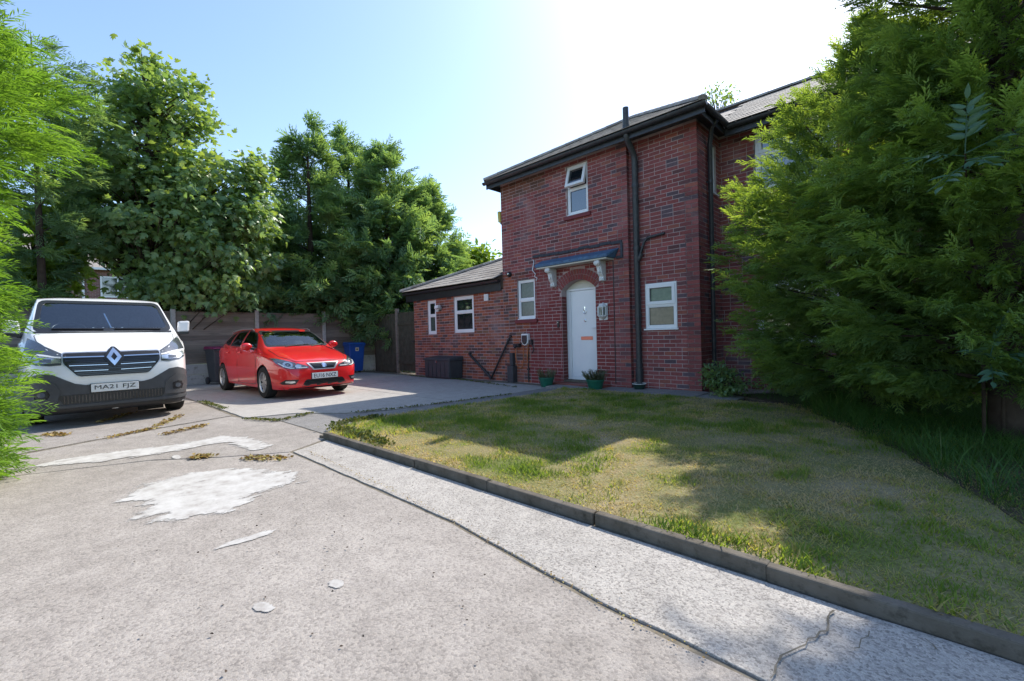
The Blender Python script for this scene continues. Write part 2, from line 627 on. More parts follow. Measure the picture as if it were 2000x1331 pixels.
M['spill'] = paintmat()
spill([(238, 979), (262, 965), (286, 945), (320, 938), (356, 929), (426, 918), (488, 916), (520, 921), (571, 925), (577, 943), (530, 958), (497, 964), (480, 983), (451, 1001), (420, 1003), (372, 1012), (290, 1022), (316, 1004), (250, 1016), (298, 995), (282, 981)], .13)
spill([(60, 913), (130, 897), (200, 886), (300, 875), (352, 868), (430, 853), (480, 855), (532, 871), (498, 881), (440, 864), (330, 884), (180, 904)], .10)
spill([(415, 1077), (440, 1062), (480, 1050), (515, 1040), (541, 1034), (525, 1046), (490, 1056), (450, 1066)], .03, grid=.012)
for cx_, cy_, rx, ry in ((657, 1142, 17, 9), (515, 1188, 20, 8), (345, 894, 9, 4)):
    spill([(cx_ + rx * math.cos(a), cy_ + ry * math.sin(a)) for a in np.linspace(0, 2 * math.pi, 12, endpoint=False)], .018, grid=.008)


# cracks in the pebble strip
def crack(pix, w=.0035):
    pts = [Vector(gpt(x, y)) for x, y in pix]
    fine = []
    for a, b in zip(pts, pts[1:]):
        k = max(2, int((b - a).length / .03))
        for i in range(k):
            fine.append(a.lerp(b, i / k) + Vector((random.uniform(-.008, .008), random.uniform(-.008, .008))))
    fine.append(pts[-1])
    b = MB()
    for i in range(len(fine) - 1):
        d = (fine[i + 1] - fine[i])
        nn = Vector((-d.y, d.x)).normalized() * w * random.uniform(.5, 1.2)
        p, q = fine[i], fine[i + 1]
        b.add([U(*(p + nn), .0105), U(*(p - nn), .0105), U(*(q - nn), .0105), U(*(q + nn), .0105)], [(0, 1, 2, 3)])
    b.build('crack', M['joint'], drive)


crack([(1625, 1195), (1615, 1235), (1570, 1262), (1530, 1285), (1505, 1331)])
crack([(1700, 1240), (1680, 1265), (1668, 1272)], .0025)
crack([(1808, 1252), (1830, 1275)], .0025)

kerb = tag(empty('kerb', P(0, 0, 0)), kind='structure')
for i in range(10):
    u1 = 2.1 - .915 * i
    u0 = u1 - .908
    b = MB()
    oz, ov = random.uniform(-.005, .004), random.uniform(-.006, .006)
    b.box(-u1, -u0, -5.81 + ov, -5.75 + ov, -.1, .068 + oz)
    b.build('kerb_stone', M['kerb'], kerb, bevel=.009, rot=(0, 0, random.uniform(-.002, .002)))
b = MB()
b.box(-2.16, -2.1, -5.83, -5.74, -.1, .03)
b.build('kerb_stone', M['kerb'], kerb, bevel=.009)

LAWN = [(2.08, -5.74), (2.25, -5.6), (2.6, -5.0), (2.45, -4.1), (2.25, -1.8), (2.4, -.8), (-.55, -.8), (-9, -.8), (-9, -5.74)]


def lawnsoil():
    m, n, l, b = nmat('dry_turf', (.1, .09, .05), .95, .1)
    tc = N(n, 'TexCoord')
    n1 = N(n, 'TexNoise', Scale=.9, Detail=8, Roughness=.65)
    l.new(tc.outputs['Object'], n1.inputs['Vector'])
    n2 = N(n, 'TexNoise', Scale=60, Detail=6)
    l.new(tc.outputs['Object'], n2.inputs['Vector'])
    r1 = ramp(n, [(.38, (.16, .18, .06)), (.52, (.26, .23, .12)), (.66, (.34, .28, .18))])
    l.new(n1.outputs[0], r1.inputs[0])
    r2 = ramp(n, [(.3, (.55, .55, .55)), (.7, (1.15, 1.15, 1.15))])
    l.new(n2.outputs[0], r2.inputs[0])
    l.new(mixc(n, l, r1.outputs[0], r2.outputs[0], .9, 'MULTIPLY'), b.inputs['Base Color'])
    return m


b = MB()
b.prism(ragged(LAWN, .2, .025), lambda u, v, d: U(u, v, d), -.1, .045)
tag(b.build('lawn', lawnsoil(), None, loc=P(0, 0, 0), rot=(0, 0, TH)), kind='structure')
b = MB()
for k in range(6):
    u1 = 2.93 - .62 * k
    b2 = MB()
    b2.box(-u1, -(u1 - .61), -.77, -.12 if u1 - .61 > 1.2 else -.02, -.1, .045 + random.uniform(-.006, .006))
    if k == 0:
        path = tag(empty('paved_path', P(0, 0, 0)), kind='structure')
    b2.build('paving_slab', M['tarmac'], path, bevel=.006)

# ------------------------------------------------------------------ the house
house = thing('brick_house', 'red brick two-storey house with blue canopied white front door and low side wing', 'house', P(0, 0, 0))
VL = -.11                                            # the left half of the front stands half a brick forward
WIN = dict(up=(2.204, 2.745, 3.67, 4.72), small=(3.72, 4.27, 1.507, 2.43), right=(.41, 1.03, 1.178, 2.04),
           w2=(5.86, 6.683, 1.233, 2.225), w1=(7.5, 7.915, 1.221, 2.215))
DOOR = (2.08, 2.95, .1, 2.06)
ARC_C = ((DOOR[0] + DOOR[1]) / 2, 1.70)
ARC_R = .575
fl = lambda u, z, d: (-u, VL - d, z)
fr = lambda u, z, d: (-u, -d, z)
fret = lambda a, z, d: (d, a, z)                     # return wall, a = v
fstep = lambda a, z, d: (-1.31 + d, a, z)
fwing = lambda u, z, d: (-u, 1.12 - d, z)
fend = lambda a, z, d: (-4.75 - d, a, z)
fend2 = lambda a, z, d: (-8.62 - d, a, z)
ARC_OUT = ARC_R + .235


def door_rects():
    """the door hole as a stack of rectangles, the arch ring included"""
    out = [(DOOR[0], DOOR[1], -.1, 2.0)]
    z = 2.0
    while z < ARC_C[1] + ARC_OUT:
        zm = z + .0375
        h = ARC_OUT ** 2 - (zm - ARC_C[1]) ** 2
        if h > 0:
            w = min(math.sqrt(h), .435 + .012 + max(0, zm - 2.07) * 1.5)
            out.append((ARC_C[0] - w, ARC_C[0] + w, z, z + .075))
        z += .075
    return out


WALLS = [  # map, a0, a1, z0, z1, openings, region
    (fl, 1.31, 4.75, 0, 4.84, [WIN['up'], WIN['small']] + door_rects(), 'main'),
    (fr, 0, 1.31, 0, 4.84, [WIN['right']], 'right'),
    (fl, 4.75, 8.62, 0, 2.28, [WIN['w2'], WIN['w1']], 'side'),
    (fret, .0, 1.12, 0, 4.84, [(.52, .93, 3.69, 4.61)], 'right'),
    (fstep, VL, 0, 0, 4.84, [], 'right'),
    (fwing, -6.0, 0, 0, 4.84, [(-1.85, -.62, 3.65, 4.74), (-1.85, -.62, .885, 2.0)], 'right'),
]


def plate(mb, f, a0, a1, z0, z1, holes, depth=.24):
    A = sorted({a0, a1, *[min(max(h[k], a0), a1) for h in holes for k in (0, 1)]})
    Z = sorted({z0, z1, *[min(max(h[k], z0), z1) for h in holes for k in (2, 3)]})
    hole = lambda a, z: any(h[0] < a < h[1] and h[2] < z < h[3] for h in holes)
    solid = {}
    for i in range(len(A) - 1):
        for k in range(len(Z) - 1):
            solid[i, k] = not hole((A[i] + A[i + 1]) / 2, (Z[k] + Z[k + 1]) / 2)
    for (i, k), s in solid.items():
        if not s:
            continue
        a, b_, c, d = A[i], A[i + 1], Z[k], Z[k + 1]
        mb.quad(f(a, c, 0), f(b_, c, 0), f(b_, d, 0), f(a, d, 0))
        for (di, dk, p, q) in ((-1, 0, (a, c), (a, d)), (1, 0, (b_, c), (b_, d)), (0, -1, (a, c), (b_, c)), (0, 1, (a, d), (b_, d))):
            if not solid.get((i + di, k + dk), False):
                mb.quad(f(*p, 0), f(*q, 0), f(*q, -depth), f(*p, -depth))


def subtract(r, h, gap=.006):
    a0, a1, z0, z1 = r
    h0, h1, y0, y1 = h[0] - gap, h[1] + gap, h[2] - gap, h[3] + gap
    if h1 <= a0 or h0 >= a1 or y1 <= z0 or y0 >= z1:
        return [r]
    out = []
    if h0 > a0:
        out.append((a0, h0, z0, z1))
    if h1 < a1:
        out.append((h1, a1, z0, z1))
    m0, m1 = max(a0, h0), min(a1, h1)
    if y0 > z0:
        out.append((m0, m1, z0, y0))
    if y1 < z1:
        out.append((m0, m1, y1, z1))
    return [q for q in out if q[1] - q[0] > .025 and q[3] - q[2] > .018]


def brick_colour(reg, a, z):
    t = random.random()
    k = random.uniform(.85, 1.15)
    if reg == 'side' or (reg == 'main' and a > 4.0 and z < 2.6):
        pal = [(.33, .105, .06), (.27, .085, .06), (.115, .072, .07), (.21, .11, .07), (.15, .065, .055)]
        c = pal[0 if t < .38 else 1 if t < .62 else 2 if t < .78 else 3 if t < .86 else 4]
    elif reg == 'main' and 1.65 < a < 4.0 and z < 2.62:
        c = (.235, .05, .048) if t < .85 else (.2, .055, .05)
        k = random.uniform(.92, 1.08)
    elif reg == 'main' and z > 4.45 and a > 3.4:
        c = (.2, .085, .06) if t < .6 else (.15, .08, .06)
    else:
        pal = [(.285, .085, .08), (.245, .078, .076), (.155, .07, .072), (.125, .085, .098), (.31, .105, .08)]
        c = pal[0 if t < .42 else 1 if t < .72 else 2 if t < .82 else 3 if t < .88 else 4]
    return tuple(x * k for x in c)


wall_mb = MB()
bricks = []          # (corner points, colour, value)
camv = Vector((0, 0, CAM_H))
HM = Matrix.Translation(P(0, 0, 0)) @ Matrix.Rotation(TH, 4, 'Z')
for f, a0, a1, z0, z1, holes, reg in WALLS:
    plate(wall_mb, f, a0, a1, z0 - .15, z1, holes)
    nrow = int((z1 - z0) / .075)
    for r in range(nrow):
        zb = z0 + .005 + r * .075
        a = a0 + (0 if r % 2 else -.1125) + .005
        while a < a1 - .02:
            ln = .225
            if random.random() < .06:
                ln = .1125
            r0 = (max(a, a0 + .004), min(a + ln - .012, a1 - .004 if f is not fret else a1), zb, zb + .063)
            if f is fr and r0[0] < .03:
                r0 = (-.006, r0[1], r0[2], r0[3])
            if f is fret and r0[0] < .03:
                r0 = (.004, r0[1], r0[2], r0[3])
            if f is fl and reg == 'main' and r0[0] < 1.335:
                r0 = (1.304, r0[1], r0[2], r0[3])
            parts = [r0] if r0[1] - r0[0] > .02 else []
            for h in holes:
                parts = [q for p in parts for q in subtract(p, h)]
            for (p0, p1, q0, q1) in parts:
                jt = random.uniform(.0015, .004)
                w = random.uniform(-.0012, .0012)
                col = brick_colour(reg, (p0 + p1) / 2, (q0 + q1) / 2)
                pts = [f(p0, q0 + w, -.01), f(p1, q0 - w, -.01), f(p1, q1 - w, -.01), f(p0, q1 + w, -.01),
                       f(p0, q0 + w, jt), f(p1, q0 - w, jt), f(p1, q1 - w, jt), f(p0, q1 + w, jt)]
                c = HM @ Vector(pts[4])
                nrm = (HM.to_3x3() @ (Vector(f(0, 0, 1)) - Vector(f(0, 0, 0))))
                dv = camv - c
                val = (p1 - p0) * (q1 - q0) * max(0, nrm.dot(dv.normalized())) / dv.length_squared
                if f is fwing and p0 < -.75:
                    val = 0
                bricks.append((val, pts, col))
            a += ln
wall = wall_mb.build('wall', M['mortar'], house)
# side and back walls the camera does not see
b = MB()
b.box(-4.74, -.25, .14, 6.5, -.1, 4.84)
b.box(.0, 6.0, 1.37, 5.6, -.1, 4.84)
b.box(-8.61, -4.76, .14, 3.6, -.1, 2.28)
b.box(-8.62, -8.38, VL + .001, 3.6, -.1, 2.279)
b.box(-4.75, -4.51, VL + .001, 6.5, 2.28, 4.839)
b.build('rear_wall', M['mortar'], house)

bricks.sort(key=lambda t: -t[0])
BF = [(4, 5, 6, 7), (0, 1, 5, 4), (1, 2, 6, 5), (2, 3, 7, 6), (3, 0, 4, 7)]


def brick_mesh(name, items):
    mb = MB()
    cols = []
    for val, pts, col in items:
        mb.add(pts, BF)
        cols += [(*col, 1)] * 8
    me = mb.mesh(name)
    ca = me.color_attributes.new('Col', 'FLOAT_COLOR', 'POINT')
    ca.data.foreach_set('color', np.array(cols, np.float32).ravel())
    return me


for it in bricks[:300]:
    link('brick', brick_mesh('brick', [it]), M['brick'], house)
tag(link('brickwork', brick_mesh('brickwork', bricks[300:]), M['brick'], house), kind='stuff')

# arch over the door: two rings of bricks on edge, and the mortar round them
arch_items = []
amb = MB()
half = math.asin(min(1, .435 / ARC_R))
for ring, (r0, r1, nb) in enumerate(((ARC_R + .003, ARC_R + .112, 16), (ARC_R + .120, ARC_R + .228, 19))):
    hh = half * (1.06 if ring else 1)
    for k in range(nb):
        t0 = -hh + 2 * hh * k / nb + .011
        t1 = -hh + 2 * hh * (k + 1) / nb - .011
        pp = [(ARC_C[0] + r * math.sin(t), ARC_C[1] + r * math.cos(t)) for r, t in ((r0, t0), (r0, t1), (r1, t1), (r1, t0))]
        dpt = random.uniform(.006, .010)
        arch_items.append((0, [fl(a, z, -.1) for a, z in pp] + [fl(a, z, dpt) for a, z in pp], tuple(c * random.uniform(.9, 1.1) for c in (.25, .065, .06))))
for it in arch_items:
    link('arch_brick', brick_mesh('arch_brick', [it]), M['brick'], house)
ap = [(ARC_C[0] - .66, 2.0)] + [(ARC_C[0] - .66, 2.55), (ARC_C[0] + .66, 2.55), (ARC_C[0] + .66, 2.0)]
ap += [(DOOR[1], 2.0)] + [(ARC_C[0] + ARC_R * math.sin(t), ARC_C[1] + ARC_R * math.cos(t)) for t in np.linspace(half, -half, 15)] + [(DOOR[0], 2.0)]
b = MB()
b.prism(ap, fl, -.2, -.004)
b.build('arch_mortar', M['mortar'], house)


# ------------------------------------------------------------------ windows
def frame_ring(mb, f, a0, a1, z0, z1, w, d0, d1):
    pr = lambda x0, x1, y0, y1: mb.hex8([f(x0, y0, d0), f(x1, y0, d0), f(x1, y1, d0), f(x0, y1, d0), f(x0, y0, d1), f(x1, y0, d1), f(x1, y1, d1), f(x0, y1, d1)])
    pr(a0, a1, z0, z0 + w)
    pr(a0, a1, z1 - w, z1)
    pr(a0, a0 + w, z0 + w, z1 - w)
    pr(a1 - w, a1, z0 + w, z1 - w)


def hexbox(mb, f, x0, x1, y0, y1, d0, d1):
    mb.hex8([f(x0, y0, d0), f(x1, y0, d0), f(x1, y1, d0), f(x0, y1, d0), f(x0, y0, d1), f(x1, y0, d1), f(x1, y1, d1), f(x0, y1, d1)])


def make_window(f, r, split, set_d=-.03, panes=('pane', 'pane'), sash=(0, 0), sill=None, open_top=0, w=.05, label=None):
    a0, a1, z0, z1 = r
    a0, a1, z0, z1 = a0 + .004, a1 - .004, z0 + .004, z1 - .004
    mb = MB()
    frame_ring(mb, f, a0, a1, z0, z1, w, set_d - .06, set_d)
    zs = z0 + (z1 - z0) * split
    hexbox(mb, f, a0 + w, a1 - w, zs - .03, zs + .03, set_d - .06, set_d - .002)
    win = mb.build('window', M['white'], house, bevel=.004)
    if label:
        win['label'] = label
    for k, (b0, b1) in enumerate(((z0 + w, zs - .03), (zs + .03, z1 - w))):
        ff = f
        if k == 1 and open_top:
            zt = b1
            ca, sa = math.cos(open_top), math.sin(open_top)
            ff = lambda a, z, d, zt=zt: f(a, zt - (zt - z) * ca + (d - set_d) * sa, set_d + .012 + (zt - z) * sa + (d - set_d) * ca)
        i0, i1, j0, j1 = a0 + w, a1 - w, b0, b1
        if sash[k]:
            sb = MB()
            e = .022
            frame_ring(sb, ff, i0 - e, i1 + e, j0 - e, j1 + e, .062, set_d - .05, set_d + .014)
            sb.build('sash', M['white'], win, bevel=.004)
            i0, i1, j0, j1 = i0 + .04, i1 - .04, j0 + .04, j1 - .04
        else:
            gb = MB()
            frame_ring(gb, ff, i0, i1, j0, j1, .016, set_d - .045, set_d - .012)
            gb.build('glazing_bead', M['white'], win)
            i0, i1, j0, j1 = i0 + .016, i1 - .016, j0 + .016, j1 - .016
        sl = MB()
        frame_ring(sl, ff, i0, i1, j0, j1, .009, set_d - .045, set_d - .018)
        sl.build('gasket', M['black'], win)
        pb = MB()
        hexbox(pb, ff, i0 + .002, i1 - .002, j0 + .002, j1 - .002, set_d - .05, set_d - .026)
        pb.build('pane', M[panes[k]], win)
    bk = MB()
    hexbox(bk, f, a0, a1, z0, z1, set_d - .075, set_d - .066)
    bk.build('blind_backing', M['black'], win)
    if sill == 'upvc':
        sb = MB()
        hexbox(sb, f, a0 - .03, a1 + .03, z0 - .03, z0 - .002, set_d - .04, .045)
        sb.build('sill', M['white'], win, bevel=.004)
    elif sill:
        sb = MB()
        sb.hex8([f(a0 - .07, z0 - .105, .002), f(a1 + .07, z0 - .105, .002), f(a1 + .07, z0 - .008, .002), f(a0 - .07, z0 - .008, .002),
                 f(a0 - .07, z0 - .105, .05), f(a1 + .07, z0 - .105, .05), f(a1 + .07, z0 - .03, .05), f(a0 - .07, z0 - .03, .05)])
        sb.build('sill', M[sill], win, bevel=.008)
        sb = MB()
        hexbox(sb, f, a0, a1, z0 - .03, z0 - .001, set_d - .02, .02)
        sb.build('sill_trim', M['white'], win, bevel=.003)
    return win


make_window(fl, WIN['up'], .53, -.03, sash=(0, 1), sill='sill', open_top=R(17), label='narrow white upstairs window with its top sash pushed open')
make_window(fl, WIN['small'], .49, -.035, ('frost', 'frost'), (0, 0), 'sill')
M['frostwarm'] = obscure('obscured_glass_grass_reflection', (.17, .13, .07), (.26, .21, .13), .3, .5)  # ochre base colour paints in the grass reflected by the lower pane
M['frostgreen'] = obscure('green_obscured_glass', (.06, .12, .07), (.13, .2, .13), .3, .5)
make_window(fr, WIN['right'], .52, .006, ('frostwarm', 'frostgreen'), (0, 1), 'upvc')
make_window(fl, WIN['w2'], .57, -.02, ('pane', 'pane'), (0, 0), None, w=.075)
make_window(fl, WIN['w1'], .55, -.02, ('frost', 'pane'), (0, 0), None, w=.075)
make_window(fret, (.52, .93, 3.69, 4.61), .5, -.03, ('pane', 'pane'), (0, 0), 'upvc')
for zz in ((3.65, 4.74), (.885, 2.0)):
    w = make_window(fwing, (-1.85, -.62, *zz), .62, -.03, ('pane', 'pane'), (0, 1), 'upvc', w=.07)

# ------------------------------------------------------------------ front door
DD = -.17                                            # set back from the wall face
d0, d1 = DOOR[0] + .004, DOOR[1] - .004
mb = MB()
hexbox(mb, fl, d0, d0 + .06, .12, 2.06, DD - .07, DD)
hexbox(mb, fl, d1 - .11, d1, .12, 2.06, DD - .07, DD)
hexbox(mb, fl, d0, d1, 2.06, 2.10, DD - .07, DD + .004)
hexbox(mb, fl, d0 + .06, d1 - .11, .12, .19, DD - .07, DD + .012)
mb.build('door_frame', M['white'], house, bevel=.005)
mb = MB()
hexbox(mb, fl, d0 + .064, d1 - .114, .195, 2.055, DD - .055, DD - .012)
door = mb.build('door', M['white'], house, bevel=.004)
mb = MB()
dm = (d0 + d1) / 2 - .02
hexbox(mb, fl, dm - .21, dm + .09, .985, 1.06, DD - .012, DD - .002)
mb.build('letter_plate', M['copper'], door, bevel=.004)
mb = MB()
mb.lathe([(0, 0), (.028, .002), (.03, .012), (.012, .02), (0, .02)], 14, fl(dm - .03, 1.40, DD - .012), 'y')
for v_ in range(len(mb.v)):
    x, y, z = mb.v[v_]
    mb.v[v_] = (x, 2 * (VL - (DD - .012)) - y, z)
mb.build('spyhole', M['chrome'], door, smooth=40)
mb = MB()
mb.tube([fl(dm - .03 + .035 * math.cos(t), 1.60 + .055 * math.sin(t), DD + .006) for t in np.linspace(math.pi * .5, math.pi * 2.5, 15)], .007, 6)
hexbox(mb, fl, dm - .045, dm - .015, 1.63, 1.70, DD - .012, DD + .006)
mb.build('knocker', M['chrome'], door, smooth=40)
mb = MB()
hexbox(mb, fl, d0 + .075, d0 + .105, 1.10, 1.32, DD - .012, DD - .004)
mb.tube([fl(d0 + .09, 1.24, DD), fl(d0 + .09, 1.24, DD + .035), fl(d0 + .20, 1.24, DD + .035)], .010, 6)
mb.build('handle', M['white'], door, smooth=40)
# cream panel filling the arch
ap = [(d1, 2.103), (d0, 2.103)] + [(ARC_C[0] + (ARC_R - .002) * math.sin(t), ARC_C[1] + (ARC_R - .002) * math.cos(t)) for t in np.linspace(-half * .93, half * .93, 15)]
b = MB()
b.prism(ap, fl, DD - .06, DD - .01)
b.build('arch_panel', M['cream'], house)
b = MB()
b.prism([(d0 - .06, 2.0)] + [(ARC_C[0] + (ARC_R + .1) * math.sin(t), ARC_C[1] + (ARC_R + .1) * math.cos(t)) for t in np.linspace(-half, half, 9)] + [(d1 + .06, 2.0)], fl, -.26, -.235)
b.build('arch_backing', M['mortar'], house)
# brick reveals at the sides of the door
rev = []
for r in range(26):
    zb = .005 + r * .075
    for s, (a, sg) in enumerate(((DOOR[1], -1), (DOOR[0], 1))):
        pts = [(-(a + .01 * -sg), VL + .004, zb), (-(a + .01 * -sg), VL + .17, zb), (-(a + .01 * -sg), VL + .17, zb + .065), (-(a + .01 * -sg), VL + .004, zb + .065)]
        q = [(-(a + .003 * sg), y, z) for (_, y, z) in pts]
        rev.append((0, pts + q, tuple(c * random.uniform(.8, 1.05) for c in (.19, .055, .05))))
tag(link('reveal_brickwork', brick_mesh('reveal_brickwork', rev), M['brick'], house), kind='stuff')
tile = weathered('red_quarry_tile', (.16, .045, .035), (.24, .075, .055), .55, 9, .4, .3, 60, dirt=(.05, .045, .045))
b = MB()
b.box(-3.2, -1.75, VL - .30, VL + .24, -.1, .075)
b.build('doorstep', tile, house, bevel=.012)
b = MB()
b.box(-2.945, -2.085, VL - .02, VL + .24, .076, .118)
b.build('threshold', M['kerb'], house, bevel=.008)

# ------------------------------------------------------------------ canopy over the door
b = MB()
b.hex8([(-3.45, VL - .31, 2.605), (-1.6, VL - .31, 2.605), (-1.6, VL + .0, 2.605), (-3.45, VL, 2.605),
        (-3.45, VL - .31, 2.672), (-1.6, VL - .31, 2.672), (-1.5, VL, 2.80), (-3.5, VL, 2.80)])
can = b.build('canopy', M['lead'], house, bevel=.012)
b = MB()
b.box(-3.42, -1.63, VL - .285, VL, 2.575, 2.602)
b.build('soffit_board', M['cream'], can, bevel=.004)
b = MB()
for k in range(9):
    x0 = -3.74 + k * .2567
    dz = random.uniform(-.012, .012)
    b.box(x0, x0 + .252, VL - .032, VL - .001, 2.885 + dz, 2.945 + dz)
b.box(-1.47, -1.42, VL - .03, VL - .001, 2.60, 2.885)
b.box(-1.58, -1.42, VL - .025, VL - .001, 2.585, 2.64)
b.build('flashing', M['leaddark'], can, bevel=.006)
CB = [(0, 2.572), (.265, 2.572), (.275, 2.53), (.262, 2.485), (.225, 2.468), (.20, 2.47), (.178, 2.43), (.162, 2.36), (.145, 2.31), (.112, 2.275), (.088, 2.255), (.105, 2.235), (.098, 2.175), (0, 2.175)]
for u in (3.13, 1.87):
    b = MB()
    b.prism(CB, lambda d, z, w, u=u: (-u + w, VL - d, z), -.055, .055)
    co = b.build('corbel', M['whitepaint'], house, bevel=.007)
    b = MB()
    b.lathe([(.0, -.064), (.044, -.06), (.044, .06), (.0, .064)], 14, (-u, VL - .232, 2.52), 'x')
    b.build('scroll', M['whitepaint'], co, smooth=40)
    b = MB()
    b.box(-u - .03, -u + .03, VL - .115, VL - .09, 2.18, 2.225)
    b.box(-u - .022, -u + .022, VL - .19, VL - .14, 2.33, 2.44)
    b.build('carved_leaf', M['whitepaint'], co, bevel=.01)

# ------------------------------------------------------------------ roof, fascias, gutters
TP = math.tan(R(29.5))
ZE = 4.90
EU0, EU1, EV = -.28, 5.0, -.42
HMID, HHALF = (EU0 + EU1) / 2, (EU1 - EU0) / 2
AP = (HMID, EV + HHALF, ZE + HHALF * TP)
WR = (.7, 3.1)                                        # wing eave and ridge (v)
ZWR = 4.86 + (WR[1] - WR[0]) * TP
rb = MB()
e0, e1, ap_, bk = U(EU0, EV, ZE), U(EU1, EV, ZE), U(*AP), U(HMID, 6.6, AP[2])
rb.add([e0, e1, ap_], [(0, 1, 2)])
rb.quad(e1, U(EU1, 6.6, ZE), bk, ap_)
rb.quad(U(EU0, 6.6, ZE), e0, ap_, bk)
rb.quad(U(-.05, WR[0], 4.86), U(-6.3, WR[0], 4.86), U(-6.3, WR[1], ZWR), U(.9, WR[1], ZWR))
rb.quad(U(-6.3, WR[1], ZWR), U(.9, WR[1], ZWR), U(.9, 5.9, 4.86 - .1), U(-6.3, 5.9, 4.76))
TE = math.tan(R(25))
EXE, EXV, EXZ = 8.92, -.36, 2.52
kx = .63
EXT = (4.75, EXV + (EXE - 4.75) * kx, EXZ + (EXE - 4.75) * kx * TE)
rb.add([U(4.76, EXV, EXZ), U(EXE, EXV, EXZ), U(*EXT)], [(0, 1, 2)])
rb.add([U(EXE, EXV, EXZ), U(EXE, 3.7, EXZ), U(EXT[0], 3.7, EXT[2]), U(*EXT)], [(0, 1, 2, 3)])
roof = rb.build('roof', M['leaddark'], house)


def tilemat():
    m, n, l, b = nmat('concrete_roof_tile', (.15, .13, .11), .85, .25)
    oi = N(n, 'ObjectInfo')
    tc = N(n, 'TexCoord')
    n1 = N(n, 'TexNoise', Scale=9, Detail=8, Roughness=.7)
    l.new(tc.outputs['Object'], n1.inputs['Vector'])
    r1 = ramp(n, [(.3, (.7, .7, .7)), (.7, (1.25, 1.22, 1.15))])
    l.new(n1.outputs[0], r1.inputs[0])
    r0 = ramp(n, [(0, (.27, .235, .21)), (.4, (.33, .295, .265)), (.8, (.40, .36, .325)), (1, (.25, .22, .2))])
    l.new(oi.outputs['Random'], r0.inputs[0])
    c = mixc(n, l, r0.outputs[0], r1.outputs[0], 1, 'MULTIPLY')
    n2 = N(n, 'TexNoise', Scale=31, Detail=5)
    l.new(tc.outputs['Object'], n2.inputs['Vector'])
    r2 = ramp(n, [(.6, (0, 0, 0)), (.66, (1, 1, 1))])
    l.new(n2.outputs[0], r2.inputs[0])
    mm = N(n, 'Math', operation='MULTIPLY')
    mm.inputs[1].default_value = .5
    l.new(r2.outputs[0], mm.inputs[0])
    c = mixc(n, l, c, (.36, .36, .3), mm.outputs[0])       # lichen
    l.new(c, b.inputs['Base Color'])
    bp = N(n, 'Bump', Strength=.3, Distance=.004)
    l.new(n1.outputs[0], bp.inputs['Height'])
    l.new(bp.outputs[0], b.inputs['Normal'])
    return m


M['tile'] = tilemat()
TW, TG, TL = .27, .235, .33
tb = MB()
tb.box(-TW / 2 + .003, TW / 2 - .003, -.03, TL - .03, 0, .010)
tile_me = tb.mesh('roof_tile')
tile_me.materials.append(M['tile'])


def tiles(origin, ualong, up, inside, ncol, nrow, limit=10 ** 6):
    """courses of tiles on a slope; ualong, up are local unit vectors; inside(s,t) says where"""
    nrm = ualong.cross(up)
    if nrm.z < 0:
        nrm = -nrm
    rest = MB()
    cnt = 0
    for r in range(nrow):
        for c in range(ncol):
            s_ = (c + (.5 if r % 2 else 0)) * TW
            t_ = r * TG
            if not inside(s_, t_ + TG * .4):
                continue
            p = origin + ualong * s_ + up * t_ + nrm * (.012 + random.uniform(0, .003))
            upt = (up * math.cos(.034) - nrm * math.sin(.034)).normalized()
            xa = ualong
            za = xa.cross(upt)
            if za.z < 0:
                xa = -xa
                za = xa.cross(upt)
            m4 = Matrix((xa, upt, za)).transposed().to_4x4()
            m4 = m4 @ Matrix.Rotation(random.uniform(-.008, .008), 4, 'Z')
            m4.translation = p + nrm * .012
            if cnt < limit:
                o = bpy.data.objects.new('roof_tile', tile_me)
                C.objects.link(o)
                o.parent = roof
                o.matrix_local = m4
                cnt += 1
            else:
                rest.add([m4 @ v.co for v in tile_me.vertices], [tuple(q.vertices) for q in tile_me.polygons])
    return rest


def unit(v):
    return Vector(v).normalized()


LX = Vector((1, 0, 0))
up_main = unit((0, 1, TP))
slen = HHALF / math.cos(R(29.5))
tiles(Vector(e1) + Vector((0, -.03, -.017)), LX, up_main, lambda s, t: t < slen and s > t * HHALF / slen - .02 and s < 2 * HHALF - t * HHALF / slen + .02, 21, 13)
sw_len = (WR[1] - WR[0]) / math.cos(R(29.5))
rest = tiles(Vector(U(-.02, WR[0] - .03, 4.843)), LX, up_main, lambda s, t: t < sw_len - .05, 8, 12, 60)
rest2 = tiles(Vector(U(-2.18, WR[0] - .03, 4.843)), LX, up_main, lambda s, t: t < sw_len - .05, 15, 12, 0)
rest.add(rest2.v, rest2.f)
tag(rest.build('roof_tiling', M['tile'], roof), kind='stuff')
up_e = unit((0, 1, TE))
el = (EXT[1] - EXV) / math.cos(R(25))
tiles(Vector(U(EXE, EXV - .03, EXZ - .014)), LX, up_e, lambda s, t: t < el and s > t * (EXE - 4.75) / el - .05 and s < EXE - 4.75 - .1, 17, 12)


def ridge(a, b, n, r=.075):
    a, b = Vector(a), Vector(b)
    d = (b - a) / n
    for k in range(n):
        mb = MB()
        p, q = a + d * k, a + d * (k + .985)
        t = (q - p).normalized()
        sx = t.cross(Vector((0, 0, 1))).normalized()
        uz = sx.cross(t)
        vs = []
        for e, rr in ((p, r * 1.05), (q, r)):
            for i in range(9):
                an = math.pi * (i / 8)
                vs.append(e + sx * rr * 1.15 * math.cos(an) + uz * rr * math.sin(an) - uz * .01)
        mb.add(vs, [(i, i + 1, i + 10, i + 9) for i in range(8)] + [tuple(range(9)), tuple(range(17, 8, -1))])
        mb.build('ridge_tile', M['tile'], roof, smooth=50)


